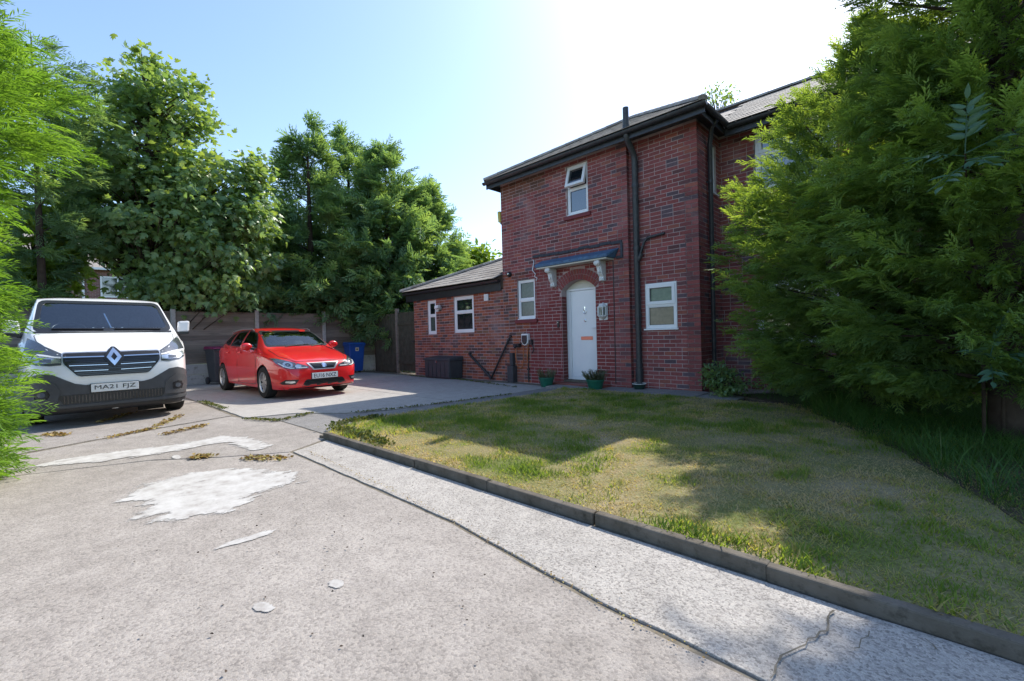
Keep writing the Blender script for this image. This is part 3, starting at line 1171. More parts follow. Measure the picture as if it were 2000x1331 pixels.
lift = Vector((0, 0, .03))
ridge(Vector(e1) + lift, Vector(ap_) + lift, 11)
ridge(Vector(e0) + lift, Vector(ap_) + lift, 11)
ridge(Vector(U(-6.3, WR[1], ZWR)) + lift, Vector(U(.95, WR[1], ZWR)) + lift, 16)
ridge(Vector(U(EXE, EXV, EXZ)) + lift, Vector(U(*EXT)) + lift, 13)


def gutter(name, a, b, out, z):
    """half round gutter hung on a fascia; a,b are (u,v) ends at the fascia face, out is the outward (u,v)"""
    mb = MB()
    a, b, out = Vector((-a[0], a[1], 0)), Vector((-b[0], b[1], 0)), Vector((-out[0], out[1], 0)).normalized()
    vs = []
    for e in (a, b):
        for rr in (.058, .052):
            for i in range(9):
                an = math.pi * i / 8
                vs.append(e + out * (.062 + rr * math.cos(an)) + Vector((0, 0, z - rr * math.sin(an))))
    fs = []
    for i in range(8):
        fs += [(i, i + 1, 18 + i + 1, 18 + i), (9 + i, 27 + i, 27 + i + 1, 9 + i + 1)]
    for e in (0, 18):
        fs.append(tuple(range(e, e + 9)))
    mb.add(vs, fs)
    return mb.build(name, M['pipe'], house, smooth=50)


FZ = ZE - .02
b = MB()
b.box(-EU1 + .0, -EU0, EV + .06, EV + .085, ZE - .17, FZ)                # front fascia
b.box(-EU0 - .085, -EU0 - .06, EV + .087, WR[0] + .06, ZE - .17, FZ)     # return fascia
b.box(-EU1 + .06, -EU1 + .085, EV + .087, 6.4, ZE - .17, FZ)
b.box(-EU0 - .055, 6.2, WR[0] + .06, WR[0] + .085, 4.68, 4.84)
b.build('fascia', M['pipe'], house, bevel=.004)
b = MB()
b.box(-EU1 + .087, -EU0 - .087, EV + .087, .16, 4.842, 4.86)             # soffit boards under the eaves
b.box(-.02, -EU0 - .088, .16, 1.12, 4.843, 4.861)
b.box(-EU1 + .088, -4.752, .162, 6.3, 4.841, 4.859)
b.box(.2, 6.1, WR[0] + .087, 1.2, 4.81, 4.83)
b.build('soffit', M['pipe'], house)
gutter('gutter', (EU1 + .02, EV + .06), (EU0 - .06, EV + .06), (0, -1), ZE - .03)
gutter('gutter', (EU0 + .06, EV - .0), (EU0 + .06, WR[0] + .0), (-1, 0), ZE - .032)
gutter('gutter', (EU0 - .02, WR[0] + .06), (-6.2, WR[0] + .06), (0, -1), 4.83)
b = MB()
b.box(-EXE, -4.757, EXV + .17, EXV + .195, 2.235, EXZ - .012)
b.box(-EXE, -EXE + .025, EXV + .197, 3.6, 2.235, EXZ - .012)
b.build('fascia', M['black'], house, bevel=.004, )['label'] = 'deep black fascia of the low wing'
b = MB()
b.box(-EXE + .03, -4.76, EXV + .197, VL + .2, 2.282, 2.30)
b.build('soffit', M['black'], house)
gutter('gutter', (EXE + .02, EXV + .168), (4.77, EXV + .168), (0, -1), EXZ - .03)

# soil pipe with its vent, branch and brackets
b = MB()
PU = 1.15
b.tube([U(PU, -.075, .12), U(PU, -.075, 4.42), U(PU, -.12, 4.55), U(PU, -.33, 4.72), U(PU, -.375, 4.8), U(PU, -.375, 5.32)], .056, 14)
b.tube([U(PU, -.375, 4.93), U(PU, -.375, 4.99)], .066, 14)
for z in (.45, 1.4, 2.7, 3.9):
    b.tube([U(PU, -.075, z), U(PU, -.075, z + .07)], .068, 14)
b.tube([U(PU, -.075, .12), U(PU, -.075, .42)], .075, 14)
b.tube([U(PU, -.075, 2.50), U(PU - .08, -.075, 2.62), U(PU - .15, -.07, 2.82), U(PU - .22, -.065, 2.90), U(PU - .56, -.06, 2.93)], .026, 10)
b.tube([U(PU, -.075, 2.45), U(PU - .1, -.075, 2.62)], .04, 10)
b.build('soil_pipe', M['pipe'], house, smooth=45)
b = MB()
b.tube([(.07, .44, .1), (.07, .44, 4.5), (.16, .30, 4.72), (.27, .25, 4.8)], .036, 10)
for z in (.9, 2.4, 3.8):
    b.tube([(.07, .44, z), (.07, .44, z + .05)], .045, 10)
    b.box(0, .07, .425, .455, z + .01, z + .04)
b.build('downpipe', M['pipe'], house, smooth=45)
for pts, r in (([(6.03, -.0, .665), (6.0, -.06, .64), (5.25, -.07, .1), (5.2, -.07, .03)], .03), ([(4.52, -.0, 1.10), (4.53, -.055, 1.06), (5.17, -.07, .08), (5.22, -.07, .03)], .024)):
    b = MB()
    b.tube([U(u, VL + dv, z) for u, dv, z in pts], r, 9)
    u, dv, z = pts[0]
    b.tube([U(u, VL + .01, z), U(u, VL - .05, z)], r * 1.5, 9)
    b.build('waste_pipe', M['black'], house, smooth=45)
b = MB()
b.box(-4.50, -4.40, VL - .10, VL - .004, .40, .70)
b.box(-4.53, -4.34, VL - .16, VL - .004, -.02, .395)
b.build('pipe_casing', M['grey'], house, bevel=.01)
b = MB()
b.tube([U(3.965, VL - .02, .88), U(3.965, VL - .02, .02)], .014, 8)
b.box(-4.0, -3.93, VL - .035, VL - .004, .30, .34)
b.build('cable_conduit', M['black'], house, smooth=45)
b = MB()
b.tube([U(1.645, VL - .012, .1), U(1.645, VL - .012, 2.58)], .007, 6)
b.build('wall_cable', M['black'], house)
b = MB()
b.tube([U(3.74, VL - .01, 2.86), U(3.70, VL - .03, 2.80), U(3.76, VL - .02, 2.62), U(3.66, VL - .03, 2.52), U(3.70, VL - .03, 2.47), U(3.62, VL - .02, 2.42), U(3.66, VL - .02, 2.36)], .010, 6)
b.build('loose_cable', M['white'], house, smooth=60)
# chimney of the wing
b = MB()
cb0 = 4.0
cu, cv = -3.72, 3.1
b.box(-cu - .0, -cu + 1.0, cv - .28, cv + .5, 5.6, 8.6)
b.box(-cu - .045, -cu + 1.045, cv - .325, cv + .545, 7.25, 7.33)
b.box(-cu - .075, -cu + 1.075, cv - .355, cv + .575, 7.335, 7.5)
ch = b.build('chimney', M['mortar'], house)
its = []
for r in range(40):
    zb = 5.6 + r * .075
    for k in range(5):
        x0 = -cu + (k - (.5 if r % 2 else 0)) * .225 + .005
        a, c = max(x0, -cu - .006), min(x0 + .215, -cu + 1.0)
        if c - a > .03:
            dd = .33 + .05 if 7.25 < zb < 7.5 else .29
            its.append((0, [(a, cv - .27, zb), (c, cv - .27, zb), (c, cv - .27, zb + .065), (a, cv - .27, zb + .065), (a, cv - dd, zb), (c, cv - dd, zb), (c, cv - dd, zb + .065), (a, cv - dd, zb + .065)], tuple(q * random.uniform(.85, 1.1) for q in (.2, .08, .075))))
    for k in range(4):
        y0 = cv - .28 + (k - (.5 if r % 2 else 0)) * .225 + .005
        a, c = max(y0, cv - .28), min(y0 + .215, cv + .5)
        if c - a > .03:
            its.append((0, [(-cu + .01, a, zb), (-cu + .01, c, zb), (-cu + .01, c, zb + .065), (-cu + .01, a, zb + .065), (-cu - .008, a, zb), (-cu - .008, c, zb), (-cu - .008, c, zb + .065), (-cu - .008, a, zb + .065)], tuple(q * random.uniform(.85, 1.1) for q in (.2, .08, .075))))
tag(link('chimney_brickwork', brick_mesh('chimney_brickwork', its), M['brick'], ch), kind='stuff')
# ------------------------------------------------------------------ small things on and by the walls
def hthing(name, label, cat, u, v, z, group=None, rz=TH):
    return thing(name, label, cat, P(u, v, z), rz, group)


glass_clear = glassmat('clear_glass', (.85, .9, .9), 1.5, .8)
# wall lantern: half hexagon, white frame
la = hthing('wall_lantern', 'white half lantern with pointed top on the brick beside the front door', 'lantern', 1.895, VL - .008, 1.385)
hx = [(-.095, 0), (-.095, -.055), (-.05, -.105), (.05, -.105), (.095, -.055), (.095, 0)]
b = MB()
for s, z0, z1 in ((1.0, .075, .095), (1.06, .255, .28)):
    b.prism([(x * s, y * s) for x, y in hx], lambda x, y, d: (x, y, d), z0, z1)
for x, y in hx:
    b.box(x - .009, x + .009, y - .009 if y < 0 else y - .012, y + .009 if y < 0 else y, .09, .26)
b.box(-.1, .1, -.008, 0, .0, .34)
b.build('frame', M['whitepaint'], la, bevel=.003)
b = MB()
n6 = len(hx)
b.add([(x * 1.08, y * 1.08, .281) for x, y in hx] + [(0, -.012, .36), (0, 0, .36)], [(i, i + 1, 6) for i in range(5)] + [(5, 7, 6), (0, 6, 7)])
b.build('cap', M['whitepaint'], la)
b = MB()
b.add([(x, y, .074) for x, y in hx] + [(0, -.012, .005), (0, 0, .005)], [(i + 1, i, 6) for i in range(5)] + [(7, 5, 6), (0, 7, 6)])
b.build('base', M['whitepaint'], la)
for i in range(5):
    b = MB()
    (x0, y0), (x1, y1) = hx[i], hx[i + 1]
    b.quad((x0 * .97, y0 * .97, .097), (x1 * .97, y1 * .97, .097), (x1 * .97, y1 * .97, .254), (x0 * .97, y0 * .97, .254))
    b.build('pane', glass_clear, la)
b = MB()
b.lathe([(0, .097), (.022, .10), (.022, .15), (.03, .17), (.024, .215), (0, .23)], 12, (0, -.05, 0))
b.build('bulb', M['frost'], la, smooth=50)

dbell = hthing('doorbell', 'small black video doorbell on the brick left of the front door', 'doorbell', 3.05, VL - .008, 1.27)
b = MB()
b.box(-.028, .028, -.025, 0, 0, .145)
b.build('body', M['black'], dbell, bevel=.012)
b = MB()
b.lathe([(0, -.027), (.012, -.027), (.014, -.02)], 12, (0, 0, .11), 'y')
b.build('lens', M['pane'], dbell, smooth=40)

ev = hthing('charging_point', 'white rimmed black car charging box with an orange cable looped below it', 'car charger', 4.0, VL - .008, .88)
tear = [(-.105, .275), (-.105, .14)] + [(.105 * math.cos(t) * (1), .115 + .115 * math.sin(t)) for t in np.linspace(math.pi, 2 * math.pi, 13)] + [(.105, .14), (.105, .275)]
b = MB()
b.prism(tear, lambda x, z, d: (x, -d, z), 0, .085)
b.build('housing', M['white'], ev, bevel=.012)
b = MB()
b.prism([(x * .78, (z - .13) * .78 + .125) for x, z in tear], lambda x, z, d: (x, -d, z), .084, .092)
b.build('front_panel', M['black'], ev, bevel=.003)
b = MB()
b.lathe([(.0, -.10), (.05, -.10), (.058, -.092)], 18, (0, 0, .10), 'y')
b.build('socket', M['black'], ev, smooth=40)
orange = weathered('orange_cable', (.42, .12, .04), (.52, .17, .06), .5, 9, .4, .1)
loop = lambda pts: [(x, -.03 - .03 * math.sin(i * .9) ** 2, z) for i, (x, z) in enumerate(pts)]
b = MB()
b.tube(loop([(-.09, .02)] + [(-.2 + .12 * math.cos(t) + .0, -.28 + .26 * math.sin(t)) for t in np.linspace(-.2, -math.pi, 12)] + [(-.33, -.12), (-.32, -.06)]), .011, 7)
b.tube(loop([(.07, .02), (.065, -.12), (.05, -.3), (.045, -.42)]), .011, 7)
b.build('cable', orange, ev, smooth=60)
b = MB()
b.box(-.36, -.18, -.11, 0, -.04, .045)
b.tube([(-.27, -.1, .0), (-.24, -.16, -.05)], .03, 10)
b.build('cable_holster', M['black'], ev, bevel=.01)
b = MB()
b.box(.11, .2, -.07, 0, .02, .13)
b.tube([(.15, -.04, .06), (.24, -.06, -.02), (.25, -.05, -.1), (.19, -.04, -.18)], .013, 7)
b.build('isolator_switch', M['black'], ev, bevel=.006)

al = hthing('alarm_box', 'faded yellow alarm box high on the left corner of the tall house', 'alarm box', 4.765, .0, 3.93)
b = MB()
b.prism([(-.13, 0), (.13, 0), (.15, .27), (-.15, .27)], lambda y, z, d: (-d, y, z), .0, .085)
b.build('cover', weathered('faded_yellow', (.55, .45, .08), (.66, .57, .18), .5, 5, .4, .1), al, bevel=.02)
b = MB()
b.box(-.06, 0, -.08, .08, -.04, .0)
b.build('base', M['black'], al, bevel=.008)

ca = hthing('dome_camera', 'small black dome camera on the brick above the slim ground floor window', 'camera', 4.5, VL - .008, 2.56)
b = MB()
b.lathe([(.065, 0), (.068, -.03), (.06, -.05), (.045, -.075), (.02, -.092), (0, -.095)], 16, (0, 0, .045), 'y')
b.build('dome', M['black'], ca, smooth=40)
b = MB()
b.lathe([(.02, -.02), (.022, -.03), (.0, -.034)], 10, (.02, -.066, .055), 'y')
b.build('lens', M['chrome'], ca, smooth=40)

fll = hthing('security_light', 'white security lamp with sensor between the windows of the low wing', 'lamp', 7.28, VL - .008, 1.93)
b = MB()
b.prism([(-.03, 0), (.12, .02), (.13, .11), (-.02, .09)], lambda x, z, d: (x, -d, z), .09, .2)
b.build('head', M['white'], fll, bevel=.012)
b = MB()
b.box(-.04, .05, -.09, 0, -.01, .06)
b.tube([(.0, -.05, .03), (.04, -.12, .05)], .02, 8)
b.build('bracket', M['whitepaint'], fll, bevel=.006)
b = MB()
b.lathe([(.0, .055), (.035, .05), (.042, .02), (.035, -.01), (0, -.02)], 14, (-.03, -.085, -.06))
b.build('sensor', M['white'], fll, smooth=50)
vc = hthing('vent_cover', 'small white square cover under the fascia of the low wing', 'vent', 5.34, VL - .008, 2.03)
b = MB()
b.box(-.075, .075, -.035, 0, 0, .17)
b.build('cover', M['white'], vc, bevel=.008)
b = MB()
for k in range(4):
    b.box(-.055, .055, -.041, -.034, .03 + k * .032, .043 + k * .032)
b.build('louvre', M['whitepaint'], vc)

# storage box
sb = hthing('storage_box', 'dark grey plastic storage box standing against the low brick wing', 'storage box', 6.9, -.36, 0)
b = MB()
b.hex8([(-.54, -.215, .01), (.54, -.215, .01), (.54, .22, .01), (-.54, .22, .01), (-.56, -.235, .49), (.56, -.235, .49), (.56, .23, .49), (-.56, .23, .49)])
b.build('tub', M['grey'], sb, bevel=.015)
for k in range(6):
    b = MB()
    x = -.46 + k * .184
    b.box(x - .075, x + .075, -.242, -.222, .05, .46)
    b.build('ribbed_panel', M['grey'], sb, bevel=.006)
b = MB()
b.hex8([(-.585, -.255, .492), (.585, -.255, .492), (.585, .235, .492), (-.585, .235, .492), (-.57, -.24, .555), (.57, -.24, .555), (.57, .235, .60), (-.57, .235, .60)])
b.build('lid', M['grey'], sb, bevel=.012)
b = MB()
b.box(-.03, .03, -.268, -.25, .43, .5)
b.build('hasp', M['chrome'], sb, bevel=.004)

# flower pots
green = weathered('green_glazed_plastic', (.012, .10, .065), (.02, .145, .095), .3, 6, .5, .05)


def pot(label, u, v, r, h, plant):
    t = hthing('flower_pot', label, 'flower pot', u, v, 0, 'green flower pots by the front door')
    b = MB()
    b.lathe([(0, 0), (r * .68, 0), (r * .72, .012), (r * .95, h - .04), (r * 1.03, h - .04), (r * 1.05, h - .03), (r * 1.05, h), (r * .96, h + .002), (r * .93, h - .02), (0, h - .03)], 28)
    b.build('bowl', green, t, smooth=35)
    b = MB()
    b.lathe([(r * .92, h - .025), (r * .5, h - .012), (0, h - .008)], 18)
    b.build('compost', M['soil'], t, smooth=60)
    n = plant
    ang = rng.uniform(0, 2 * math.pi, n)
    rad = r * .9 * np.sqrt(rng.uniform(0, 1, n))
    pos = np.stack([rad * np.cos(ang), rad * np.sin(ang), np.full(n, h - .015)], 1)
    lean = rng.normal(0, .35, (n, 2)) + pos[:, :2] / r * .6
    ax = np.concatenate([lean, np.ones((n, 1))], 1)
    nr = np.stack([np.cos(ang + 1), np.sin(ang + 1), np.zeros(n)], 1)
    V, T, ti = scatter([sprig()], pos, ax, nr, rng.uniform(.09, .22, n), rng.uniform(0, 1, n))
    link('plant', npmesh('plant', V, T, ti), M['heather'], t)
    return t


def sprig():
    """one upright stem with small leaves"""
    v, t = [], []
    for k in range(9):
        x = .12 + k * .1
        for s in (-1, 1):
            i = len(v)
            v += [(x, 0, 0), (x + .1, s * .09, .03), (x + .16, s * .05, .06)]
            t.append((i, i + 1, i + 2))
    i = len(v)
    v += [(0, -.012, 0), (0, .012, 0), (1, 0, 0)]
    t.append((i, i + 1, i + 2))
    return np.array(v, float), np.array(t)


M['heather'] = leafmat('dusty_green_leaves', [(.2, (.05, .075, .035)), (.5, (.10, .12, .06)), (.8, (.16, .15, .09))], .2, nscale=6)
pot('green plastic pot of thin heather left of the doorstep', 3.08, -.55, .165, .205, 70)
pot('green plastic pot of bushy heather on the right end of the doorstep', 1.83, -.58, .175, .225, 150)
t = hthing('drain_bowl', 'shallow dark bowl with pale rim at the foot of the black soil pipe', 'bowl', 1.08, -.23, .045)
b = MB()
b.lathe([(0, 0), (.09, 0), (.125, .09), (.13, .095), (.12, .1), (.085, .02), (0, .015)], 24)
b.build('bowl', weathered('dark_green_plastic', (.01, .035, .03), (.018, .05, .04), .4, 6, .5, .05), t, smooth=40)
b = MB()
b.lathe([(.126, .093), (.133, .1), (.126, .106), (.119, .1)], 24, closed=True)
b.build('rim', M['whitepaint'], t, smooth=60)

# ------------------------------------------------------------------ fence: concrete posts, gravel boards, weathered boards
FU = 11.95
wood = []
for k, (c0, c1) in enumerate((((.15, .125, .105), (.26, .225, .19)), ((.18, .155, .13), (.31, .27, .235)), ((.12, .10, .085), (.21, .18, .155)))):
    m = weathered('grey_weathered_board', c0, c1, .85, 5, .2, .5, 50, dirt=(.10, .10, .085))
    tc = m.node_tree.nodes['Texture Coordinate']
    mp = m.node_tree.nodes.new('ShaderNodeMapping')
    mp.inputs['Scale'].default_value = (1, .12, 1.6)
    for nn in m.node_tree.nodes:
        if nn.type == 'TEX_NOISE':
            m.node_tree.links.new(mp.outputs[0], nn.inputs['Vector'])
    m.node_tree.links.new(tc.outputs['Object'], mp.inputs[0])
    wood.append(m)
M['postcon'] = weathered('concrete_post', (.38, .37, .35), (.48, .47, .45), .9, 6, .2, .4, 80, dirt=(.24, .24, .21))
M['gravelboard'] = weathered('concrete_gravel_board', (.38, .375, .36), (.48, .47, .455), .9, 3, .2, .4, 70, dirt=(.18, .17, .15))
fence = thing('garden_fence', 'weathered grey board fence with concrete posts and gravel boards behind the cars', 'fence', P(FU, 0, 0))
POSTS = [.64, -1.46, -3.5, -5.55, -7.6, -9.65, -11.7]
for k, v in enumerate(POSTS):
    b = MB()
    b.box(-.055, .055, v - .055, v + .055, -.1, 2.1 + random.uniform(-.02, .02))
    b.build('post', M['postcon'], fence, bevel=.012)
spans = [(.98, .70)] + [(POSTS[i] - .06, POSTS[i + 1] + .06) for i in range(len(POSTS) - 1)]
for k, (v1, v0) in enumerate(spans):
    for q in range(2):
        b = MB()
        b.box(-.025, .025, v0, v1, -.02 + q * .29, .265 + q * .29)
        b.build('gravel_board', M['gravelboard'], fence, bevel=.01)
    nb = 11
    for q in range(nb):
        z0 = .56 + q * .128
        b = MB()
        w1, w2 = random.uniform(-.012, .012), random.uniform(-.012, .012)
        y0, y1, ym = v0 + .005, v1 - .005, (v0 + v1) / 2
        top = z0 + .15
        b.hex8([(-.02, y0, z0 + w1), (-.02, y1, z0 + w2), (.0, y1, z0 + w2), (.0, y0, z0 + w1), (-.006, y0, top), (-.006, y1, top), (.006, y1, top), (.006, y0, top)])
        o = b.build('fence_board', wood[random.randrange(3)], fence)
        o.location.x = -.004 * (q % 2)
    if k == 2:
        for q in range(5):
            y = v0 + .03 + (v1 - v0 - .06) * q / 4
            b = MB()
            b.box(-.05, -.024, y - .02, y + .02, .56, 2.0)
            b.build('batten', wood[1], fence, bevel=.004)
    b = MB()
    b.box(-.03, .022, v0, v1, 1.985, 2.02)
    b.build('capping_rail', wood[0], fence, bevel=.005)

gate = hthing('side_gate', 'dark boarded wooden gate between the low brick wing and the fence', 'gate', 8.66, .04, 0)
gm = weathered('dark_green_stained_board', (.05, .05, .036), (.095, .09, .066), .8, 6, .2, .4, 50)
for k in range(7):
    b = MB()
    x = -1.08 + k * .152
    b.box(x, x + .146, -.012, .008, .08, 1.96 + random.uniform(-.008, .008))
    b.build('gate_board', gm, gate, bevel=.004)
for z in (.3, 1.55):
    b = MB()
    b.box(-1.08, -.02, -.04, -.014, z, z + .1)
    b.build('rail', gm, gate, bevel=.004)
b = MB()
b.box(-1.20, -1.10, -.05, .05, -.05, 2.1)
b.build('gate_post', wood[0], gate, bevel=.006)
b = MB()
b.box(-.25, -.13, -.06, -.04, 1.0, 1.05)
b.build('latch', M['black'], gate, bevel=.004)
b = MB()
b.box(-2.6, -1.22, .0, .03, .0, 1.95)
b.build('side_panel', gm, gate)
for k in range(9):
    b = MB()
    x = -2.6 + k * .153
    b.box(x, x + .147, -.016, -.002, .02, 1.9 + random.uniform(-.02, .02))
    b.build('panel_board', gm, gate, bevel=.004)


# ------------------------------------------------------------------ wheelie bins
def bin_(label, u, v, body, lidm, sticker, rz):
    t = hthing('wheelie_bin', label, 'wheelie bin', u, v, 0, 'wheelie bins by the fence', rz)
    b = MB()
    b.hex8([(-.2, -.21, .06), (.2, -.21, .06), (.2, .21, .06), (-.2, .21, .06), (-.27, -.27, .96), (.27, -.27, .96), (.27, .27, .96), (-.27, .27, .96)])
    b.build('body', body, t, bevel=.03)
    b = MB()
    b.box(.275, .285, -.26, .26, .9, .96)
    b.box(-.285, .285, -.285, .285, .925, .965)
    b.build('rim', body, t, bevel=.008)
    b = MB()
    b.hex8([(-.3, -.295, .968), (.31, -.295, .968), (.31, .295, .968), (-.3, .295, .968), (-.28, -.27, 1.05), (.27, -.27, 1.02), (.27, .27, 1.02), (-.28, .27, 1.05)])
    b.build('lid', lidm, t, bevel=.02)
    b = MB()
    b.tube([(-.3, -.22, .98), (-.36, -.22, .99), (-.36, .22, .99), (-.3, .22, .98)], .016, 8)
    b.build('handle', body, t, smooth=50)
    for s in (-1, 1):
        b = MB()
        b.lathe([(0, -.025), (.095, -.025), (.1, -.015), (.1, .015), (.095, .025), (0, .025)], 20, (-.2, s * .235, .1), 'y')
        b.build('wheel', M['black'], t, smooth=40)
    b = MB()
    b.tube([(-.2, -.22, .1), (-.2, .22, .1)], .012, 8)
    b.build('axle', M['black'], t)
    if sticker:
        b = MB()
        b.hex8([(.257, -.055, .74), (.257, .055, .74), (.257, .055, .74), (.257, -.055, .74), (.2725, -.055, .86), (.2725, .055, .86), (.2725, .055, .86), (.2725, -.055, .86)])
        b = MB()
        x0, x1 = .2 + .07 * (.74 - .06) / .9 + .003, .2 + .07 * (.86 - .06) / .9 + .003
        b.hex8([(x0, -.055, .74), (x0, .055, .74), (x0 - .004, .055, .74), (x0 - .004, -.055, .74), (x1, -.055, .86), (x1, .055, .86), (x1 - .004, .055, .86), (x1 - .004, -.055, .86)])
        st = b.build('sticker', weathered('cream_sticker', (.6, .52, .3), (.7, .62, .4), .5, 5, .3, 0), t)
        b = MB()
        xm = .2 + .07 * (.8 - .06) / .9 + .0045
        b.hex8([(xm - .003, -.026, .775), (xm - .003, .026, .775), (xm - .006, .026, .775), (xm - .006, -.026, .775), (xm + .0015, -.026, .825), (xm + .0015, .026, .825), (xm - .004, .026, .825), (xm - .004, -.026, .825)])
        b.build('print', M['black'], st)
    return t


bluem = weathered('blue_plastic', (.008, .065, .28), (.014, .09, .36), .4, 5, .5, .08)
maroon = weathered('maroon_plastic', (.16, .012, .06), (.21, .02, .085), .4, 5, .5, .08)
bin_('blue wheelie bin with a square cream sticker in front of the fence', 11.35, -.70, bluem, bluem, True, TH + R(-6))
bin_('dark grey wheelie bin with a maroon lid standing behind the red car', 11.4, -4.62, M['grey'], maroon, False, TH + R(10))
# ------------------------------------------------------------------ vehicles
def pchip(tab, x):
    xs = [t[0] for t in tab]
    ys = [t[1] for t in tab]
    n = len(xs)
    if x <= xs[0]:
        return ys[0]
    if x >= xs[-1]:
        return ys[-1]
    h = [xs[i + 1] - xs[i] for i in range(n - 1)]
    d = [(ys[i + 1] - ys[i]) / h[i] for i in range(n - 1)]
    m = [d[0]] + [0 if d[i - 1] * d[i] <= 0 else 2 * d[i - 1] * d[i] / (d[i - 1] + d[i]) for i in range(1, n - 1)] + [d[-1]]
    i = max(k for k in range(n - 1) if xs[k] <= x)
    t = (x - xs[i]) / h[i]
    return ((1 + 2 * t) * (1 - t) ** 2 * ys[i] + t * (1 - t) ** 2 * h[i] * m[i] + t * t * (3 - 2 * t) * ys[i + 1] + t * t * (t - 1) * h[i] * m[i + 1])


def catmull(pts, k):
    out = []
    n = len(pts)
    for i in range(n - 1):
        p0, p1, p2, p3 = pts[max(i - 1, 0)], pts[i], pts[i + 1], pts[min(i + 2, n - 1)]
        for j in range(k):
            t = j / k
            out.append(tuple(.5 * (2 * p1[c] + (p2[c] - p0[c]) * t + (2 * p0[c] - 5 * p1[c] + 4 * p2[c] - p3[c]) * t * t + (3 * p1[c] - p0[c] - 3 * p2[c] + p3[c]) * t ** 3) for c in range(2)))
    out.append(pts[-1])
    return out


def loft(stations, sect, sub=3):
    """closed body from half sections (y,z) bottom centre -> top centre, mirrored"""
    mb = MB()
    rows = []
    for x in stations:
        h = catmull(sect(x), sub)
        ring = [(-x, y, z) for y, z in h] + [(-x, -y, z) for y, z in h[-2:0:-1]]
        rows.append(ring)
    n = len(rows[0])
    vs = [p for r in rows for p in r]
    fs = []
    for i in range(len(rows) - 1):
        for k in range(n):
            fs.append((i * n + k, i * n + (k + 1) % n, (i + 1) * n + (k + 1) % n, (i + 1) * n + k))
    fs.append(tuple(range(n)))
    fs.append(tuple(range((len(rows) - 1) * n, len(rows) * n))[::-1])
    mb.add(vs, fs)
    return mb.mesh('body')


def bvh_of(me):
    bm = bmesh.new()
    bm.from_mesh(me)
    t = BVHTree.FromBMesh(bm)
    bm.free()
    return t


VIEWS = {'front': ((1, 0, 0), lambda a, b: (9, a, b)), 'back': ((-1, 0, 0), lambda a, b: (-19, a, b)),
         'left': ((0, 1, 0), lambda a, b: (-a, 9, b)), 'right': ((0, -1, 0), lambda a, b: (-a, -9, b)), 'top': ((0, 0, 1), lambda a, b: (-a, b, 9))}


def project(bvh, view, a, b, off):
    out, org = VIEWS[view]
    o = Vector(org(a, b))
    hit, nrm, _, _ = bvh.ray_cast(o, -Vector(out))
    if hit is None:
        q = Vector(o)
        k = {'front': 0, 'back': 0, 'left': 1, 'right': 1, 'top': 2}[view]
        q[k] = {'front': -.45, 'back': -4.0, 'left': .6, 'right': -.6, 'top': 1.0}[view]
        hit, nrm, _, _ = bvh.find_nearest(q)
    if nrm.dot(Vector(out)) < 0:
        nrm = -nrm
    return hit + nrm * off, nrm


def patch(name, bvh, view, poly, mats, parent, off=.004, thick=.012, cuts=3, smooth=30):
    """a panel cut to an outline and laid on the body with its own thickness"""
    bm = bmesh.new()
    vs = [bm.verts.new((a, b, 0)) for a, b in poly]
    f = bm.faces.new(vs)
    bm.normal_update()
    bmesh.ops.triangulate(bm, faces=[f])
    for _ in range(cuts):
        long = [e for e in bm.edges if e.calc_length() > .07]
        if not long:
            break
        bmesh.ops.subdivide_edges(bm, edges=long, cuts=1)
        bmesh.ops.triangulate(bm, faces=[q for q in bm.faces if len(q.verts) > 3])
    top, bot = {}, {}
    V = []
    nv = len(bm.verts)
    bm.verts.index_update()
    tops, bots = [], []
    for v in bm.verts:
        p, n = project(bvh, view, v.co.x, v.co.y, off)
        tops.append(p)
        bots.append(p - n * thick)
    F = [tuple(v.index for v in q.verts) for q in bm.faces]
    S = []
    for e in bm.edges:
        if len(e.link_faces) == 1:
            a, b = e.verts[0].index, e.verts[1].index
            S.append((a, b, b + nv, a + nv))
    mb = MB()
    mb.add(tops + bots, F + S)
    bm.free()
    me = mb.mesh(name, smooth)
    return link(name, me, mats, parent)


def ring(name, bvh, view, outer, inner, mats, parent, off=.004, thick=.01, sub=4):
    mb = MB()
    n = len(outer)
    rows = []
    for i in range(n):
        for k in range(sub):
            t = k / sub
            o = (outer[i][0] * (1 - t) + outer[(i + 1) % n][0] * t, outer[i][1] * (1 - t) + outer[(i + 1) % n][1] * t)
            q = (inner[i][0] * (1 - t) + inner[(i + 1) % n][0] * t, inner[i][1] * (1 - t) + inner[(i + 1) % n][1] * t)
            p, nn = project(bvh, view, *o, off)
            r, n2 = project(bvh, view, *q, off)
            rows.append((p - nn * thick, p, r, r - n2 * thick))
    m = len(rows)
    vs = [p for r in rows for p in r]
    fs = []
    for i in range(m):
        j = (i + 1) % m
        for k in range(3):
            fs.append((i * 4 + k, i * 4 + k + 1, j * 4 + k + 1, j * 4 + k))
    mb.add(vs, fs)
    return mb.build(name, mats, parent, smooth=35)


def flip(poly):
    return [(-a, b) for a, b in poly][::-1]


